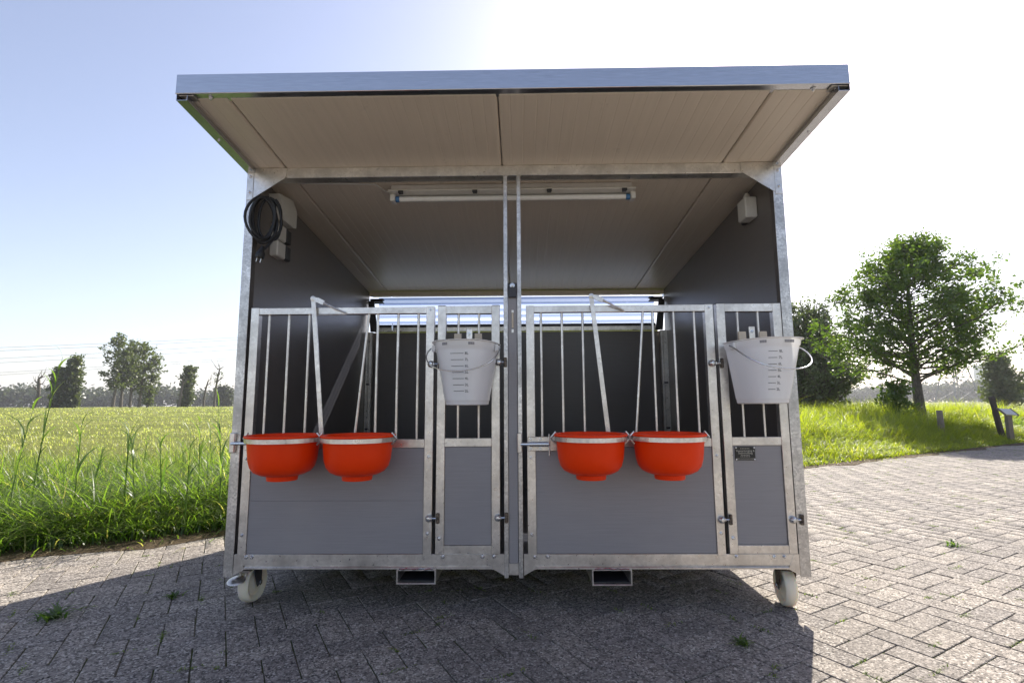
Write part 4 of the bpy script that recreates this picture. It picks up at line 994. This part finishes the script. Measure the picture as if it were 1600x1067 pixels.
# round tree far right
bx = ray_ground(1568, 62)
tree('round_tree', bx, 4.4, .16, lambda u_, a: np.interp(u_, [.1, .35, .6, 1], [.8, 1.6, 1.5, .4])*(1+.12*math.sin(3*a)), 60, .20, 7, M['poplar'], 'small round tree standing far off at the right edge', 'tree', None, 6, .28, (0, 0), .12)
# row of trees across the meadow on the left (distance ~120 m)
def poplar_crown(k, w):
    return lambda u_, a: w*np.interp(u_, [.0, .3, .45, .6, .8, 1.0], [.5, .55, .8, 1.0, .9, .35])*(1+.25*math.sin(2*a+k)+.2*math.sin(5*u_*6+k))
D = 118
pxm = 793/D
TREES = [ # px, top_y, halfwidth_px, bare, lean_px, label, group
    (176, 545, 17, .30, 0, 'tall loose poplar, left end of the group of five across the meadow'),
    (189, 560, 12, .38, 4, 'slender poplar with bare stem, second in the group of five'),
    (203, 550, 13, .34, 0, 'straight poplar in the middle of the group of five'),
    (217, 551, 14, .30, 2, 'broad poplar fourth in the group of five'),
    (231, 562, 14, .06, 5, 'leafy leaning poplar, right end of the group of five')]
for i, (px, ty, hw, bare, ln, lab) in enumerate(TREES):
    b_ = ray_ground(px, D+i*1.5); H = (636-ty)/pxm
    tree('poplar_tree', b_, H, .28, poplar_crown(i, hw/pxm*.78), 26, .36, 5, M['poplar'], lab, 'tree', 'poplars across the meadow', 5, .42, (ln/pxm, 0), bare)
for px, ty, hw, lab in ((89, 588, 9.5, 'dark bushy tree across the meadow, left of the taller bushy one'), (112, 574, 8.5, 'taller dark bushy tree across the meadow at left')):
    b_ = ray_ground(px, D+4); H = (636-ty)/pxm
    tree('bushy_tree', b_, H, .3, lambda u_, a, hw=hw: hw/pxm*.85*np.interp(u_, [0, .2, .55, .62, .8, 1], [.4, .75, .95, .8, .95, .4]), 60, .34, 7, M['poplar'], lab, 'tree', None, 5, .34, (0, 0), .05)
b_ = ray_ground(292, D+2)
tree('columnar_tree', b_, (635-582)/pxm, .22, lambda u_, a: 4.6/pxm*np.interp(u_, [0, .2, .6, .9, 1], [.7, 1, 1.05, 1, .5]), 44, .42, 7, M['poplar'], 'narrow columnar tree between two bare trunks across the meadow', 'tree', None, 4, .4, (0, 0), .08)
def snag(px, ty, r, nb, lab, twig):
    b_ = np.array(ray_ground(px, D+1)); H = (636-ty)/pxm; o = thing('bare_trunk', tuple(b_), lab, 'dead tree', None); mb = MB()
    P = np.array(limb(mb, b_-np.array([0, 0, .2]), b_+np.array([.6, 0, H*.86]), r, r*.55, .25, 8, 6))
    for i in range(nb):
        a = P[-1-(i % 3)]; ang = rng.uniform(0, 6.28)
        e = a+np.array([math.cos(ang)*H*.14, math.sin(ang)*H*.14, H*rng.uniform(.05, .16)]); limb(mb, a, e, r*.4, r*.06, .1, 5, 3)
        for _ in range(2): limb(mb, (a+e)/2, e+rng.normal(0, .5, 3)+np.array([0, 0, .5]), r*.16, r*.04, .05, 4, 2)
    build('trunk', mb, M['bark'], o, 60, origin=tuple(b_))
    if twig:
        V, F = leaves(P[3:]+rng.normal(0, .3, (len(P)-3, 3)), .35, twig, .5); np_mesh('crown', V, [F], M['poplar'], {'rnd': np.repeat(rng.random(len(F)), 4)}, o, None, tuple(b_))
snag(51, 597, .33, 8, 'bare forked trunk behind the tallest reed, leftmost of the dead trees', 0)
snag(279, 597, .33, 2, 'bare stub trunk left of the columnar tree', 0)
snag(318, 597, .22, 5, 'thin bare trunk right of the columnar tree', 0)
snag(335, 578, .26, 9, 'tallest bare trunk, near the corner post across the meadow', 12)
# far woods: one leafy mass each
def wood(px0, px1, dist, ys, yb, label, mat_, n=900, jitter=1.0, name='far_wood'):
    k = 793/dist; xs_ = np.linspace(px0, px1, len(ys)); cents = []
    for _ in range(n):
        px = rng.uniform(px0, px1); top = np.interp(px, xs_, ys); p = at_dist(px, 630, dist+rng.uniform(0, 25))
        hz = (632-top)/k*(0.80+.22*math.sin(px*.55)*math.sin(px*.21+1)); g0 = float(ground_z(p.x, p.y))
        cents.append((p.x, p.y, g0+max(.5, hz)*math.sqrt(rng.uniform(0, 1))))
    V, F = leaves(np.array(cents), 1.5*dist/350, 12, 1.7*dist/350, .2)
    o = np_mesh(name, V, [F], mat_, {'rnd': np.repeat(np.repeat(rng.random(n), 12)*.7+rng.random(n*12)*.3, 4)}, None, 'stuff'); o['label'] = label; o['category'] = 'trees'
wood(-420, 160, 340, [612]*3+[611, 613, 612, 610, 612], 634, 'distant belt of trees along the left horizon behind the poplars', M['wood_far'], 1500)
wood(140, 700, 330, [612, 610, 606, 614, 612, 604, 612, 613, 613, 611, 613], 634, 'distant belt of trees on the horizon left of the shelter', M['wood_far'], 1500)
wood(1240, 1760, 420, [620, 616, 617, 614, 613, 609, 612, 611, 609, 614, 612, 608, 613, 614], 628, 'hazy distant tree belt along the right horizon', M['wood_far'], 1400)
b_ = ray_ground(350, 200)
tree('round_tree', b_, 6.4, .3, lambda u_, a: np.interp(u_, [.1, .4, .7, 1], [1.8, 3.2, 2.8, .8]), 50, .5, 7, M['wood_far'], 'round dark tree low on the horizon beside the left corner post', 'tree', None, 5, .6, (0, 0), .1)
# pylon, tower block, cables
pb = Vector(ray_ground(1497, 300)); py_ = thing('pylon', pb, 'pale lattice power pylon far behind the right tree', 'pylon')
mb = MB(); H = 36; lv = [0, 6, 11, 15.5, 19, 22.5, 26, 30, 36]
def hw(z): return np.interp(z, [0, 15.5, 26, 36], [5.6, 3.0, 1.4, .25])
for a in range(len(lv)-1):
    z0, z1 = lv[a], lv[a+1]; c0 = [Vector((sx*hw(z0), sy*hw(z0), z0)) for sx, sy in ((-1, -1), (1, -1), (1, 1), (-1, 1))]; c1 = [Vector((sx*hw(z1), sy*hw(z1), z1)) for sx, sy in ((-1, -1), (1, -1), (1, 1), (-1, 1))]
    for i in range(4):
        j = (i+1) % 4; mb.tube([pb+c0[i], pb+c1[i]], .26, 4); mb.tube([pb+c0[i], pb+c1[j]], .13, 4); mb.tube([pb+c0[j], pb+c1[i]], .13, 4); mb.tube([pb+c1[i], pb+c1[j]], .16, 4)
build('tower', mb, M['steel_far'], py_, 0)
for z, L in ((20, 7.5), (26, 6)):
    build('cross_arm', MB().tube([pb+Vector((-L, 0, z)), pb+Vector((L, 0, z))], .16, 4).tube([pb+Vector((-L, 0, z)), pb+Vector((0, 0, z+1.8)), pb+Vector((L, 0, z))], .10, 4), M['steel_far'], py_)
tbp = Vector(ray_ground(1543, 620)); tb = thing('tower_block', tbp, 'pale tower block on the right horizon behind the round tree', 'building')
mb = MB().box(tbp.x-5, tbp.x+5, tbp.y-5, tbp.y+5, tbp.z-1, tbp.z+33, .2); build('wall', mb, M['farwall'], tb, 0)
mb = MB()
for k in range(9): mb.box(tbp.x-4.3, tbp.x+4.3, tbp.y-5.08, tbp.y-4.98, tbp.z+2+k*3.4, tbp.z+3.5+k*3.4, .02)
build('window_band', mb, M['glassy'], tb, 0)
CB = [(544, 527), (549, 531), (561, 539), (567.7, 546), (583, 559), (586.7, 562)]
CN = ['topmost', 'second', 'third', 'fourth', 'fifth', 'lowest']
for i, (ya, yb) in enumerate(CB):
    A = at_dist(0, ya, 215); B = at_dist(367, yb, 175); d = B-A; P = [A+d*t+Vector((0, 0, -1.1*(1-((t-.8)/1.6)**2)+1.0)) for t in np.linspace(-.8, 2.4, 33)]
    o = build('power_cable', MB().tube(P, .042, 5), M['steel_far'], None, 60)
    tag(o, 'thin grey overhead power cable, %s of six across the left sky' % CN[i], 'cable', 'overhead cables across the left sky')
# posts on the right bank
p = Vector(ray_ground(1467, 14.2)); st_ = tag(build('wooden_stump', MB().tube([p+Vector((0, 0, -.3)), p+Vector((0, 0, .1)), p+Vector((-.01, 0, .62)), p+Vector((-.01, 0, .625))], [.062, .06, .056, .05], 10), M['wood'], None, 50), 'short weathered wooden stump right of the tree on the bank', 'stump')
p = Vector(ray_ground(1561, 15.4))
T = Matrix.Translation(p) @ Matrix.Rotation(R(-9), 4, 'Y')
ip = thing('leaning_post', p, 'dark leaning wooden post beside the pale information board', 'post')
build('post', MB().box(-.042, .042, -.04, .04, -.3, .96, .008, T), M['darkwood'], ip)
build('brace', MB().box(.02, .10, .055, .12, -.3, .62, .008, T), M['darkwood'], ip)
p2 = Vector(ray_ground(1573, 15.0))
ib = thing('information_board', p2, 'pale slanted information board on a wooden foot at far right', 'board')
build('foot', MB().box(p2.x-.055, p2.x+.045, p2.y-.04, p2.y+.04, p2.z-.3, p2.z+.56, .006), M['wood'], ib)
T = Matrix.Translation(p2+Vector((0, 0, .63))) @ Matrix.Rotation(R(38), 4, 'X') @ Matrix.Rotation(R(4), 4, 'Y')
build('panel', MB().box(-.13, .13, -.10, .10, -.012, .010, .004, T), M['board'], ib)
for xa_, xb_ in ((-.148, -.131), (.131, .148)): build('frame_strip', MB().box(xa_, xb_, -.115, .115, -.02, .018, .003, T), M['wood'], ib)

# ---------------------------------------------------------------- haze
m, n, l = mat('pale_air'); pv = N(n, 'ShaderNodeVolumePrincipled'[10:]); o = N(n, 'OutputMaterial'); l.new(pv.outputs[0], o.inputs['Volume'])
pv.inputs['Color'].default_value = (0.93, 0.95, 1.0, 1); pv.inputs['Density'].default_value = 0.00042; pv.inputs['Anisotropy'].default_value = 0.35
hz = MB().add([(x, y, z) for x in (-2300, 2300) for y in (-2300, 2300) for z in (-2.0, 62.0)], [(0, 1, 3, 2), (4, 6, 7, 5), (0, 4, 5, 1), (2, 3, 7, 6), (0, 2, 6, 4), (1, 5, 7, 3)])
HAZE = build('haze', hz, m, None, 0, kind='stuff')
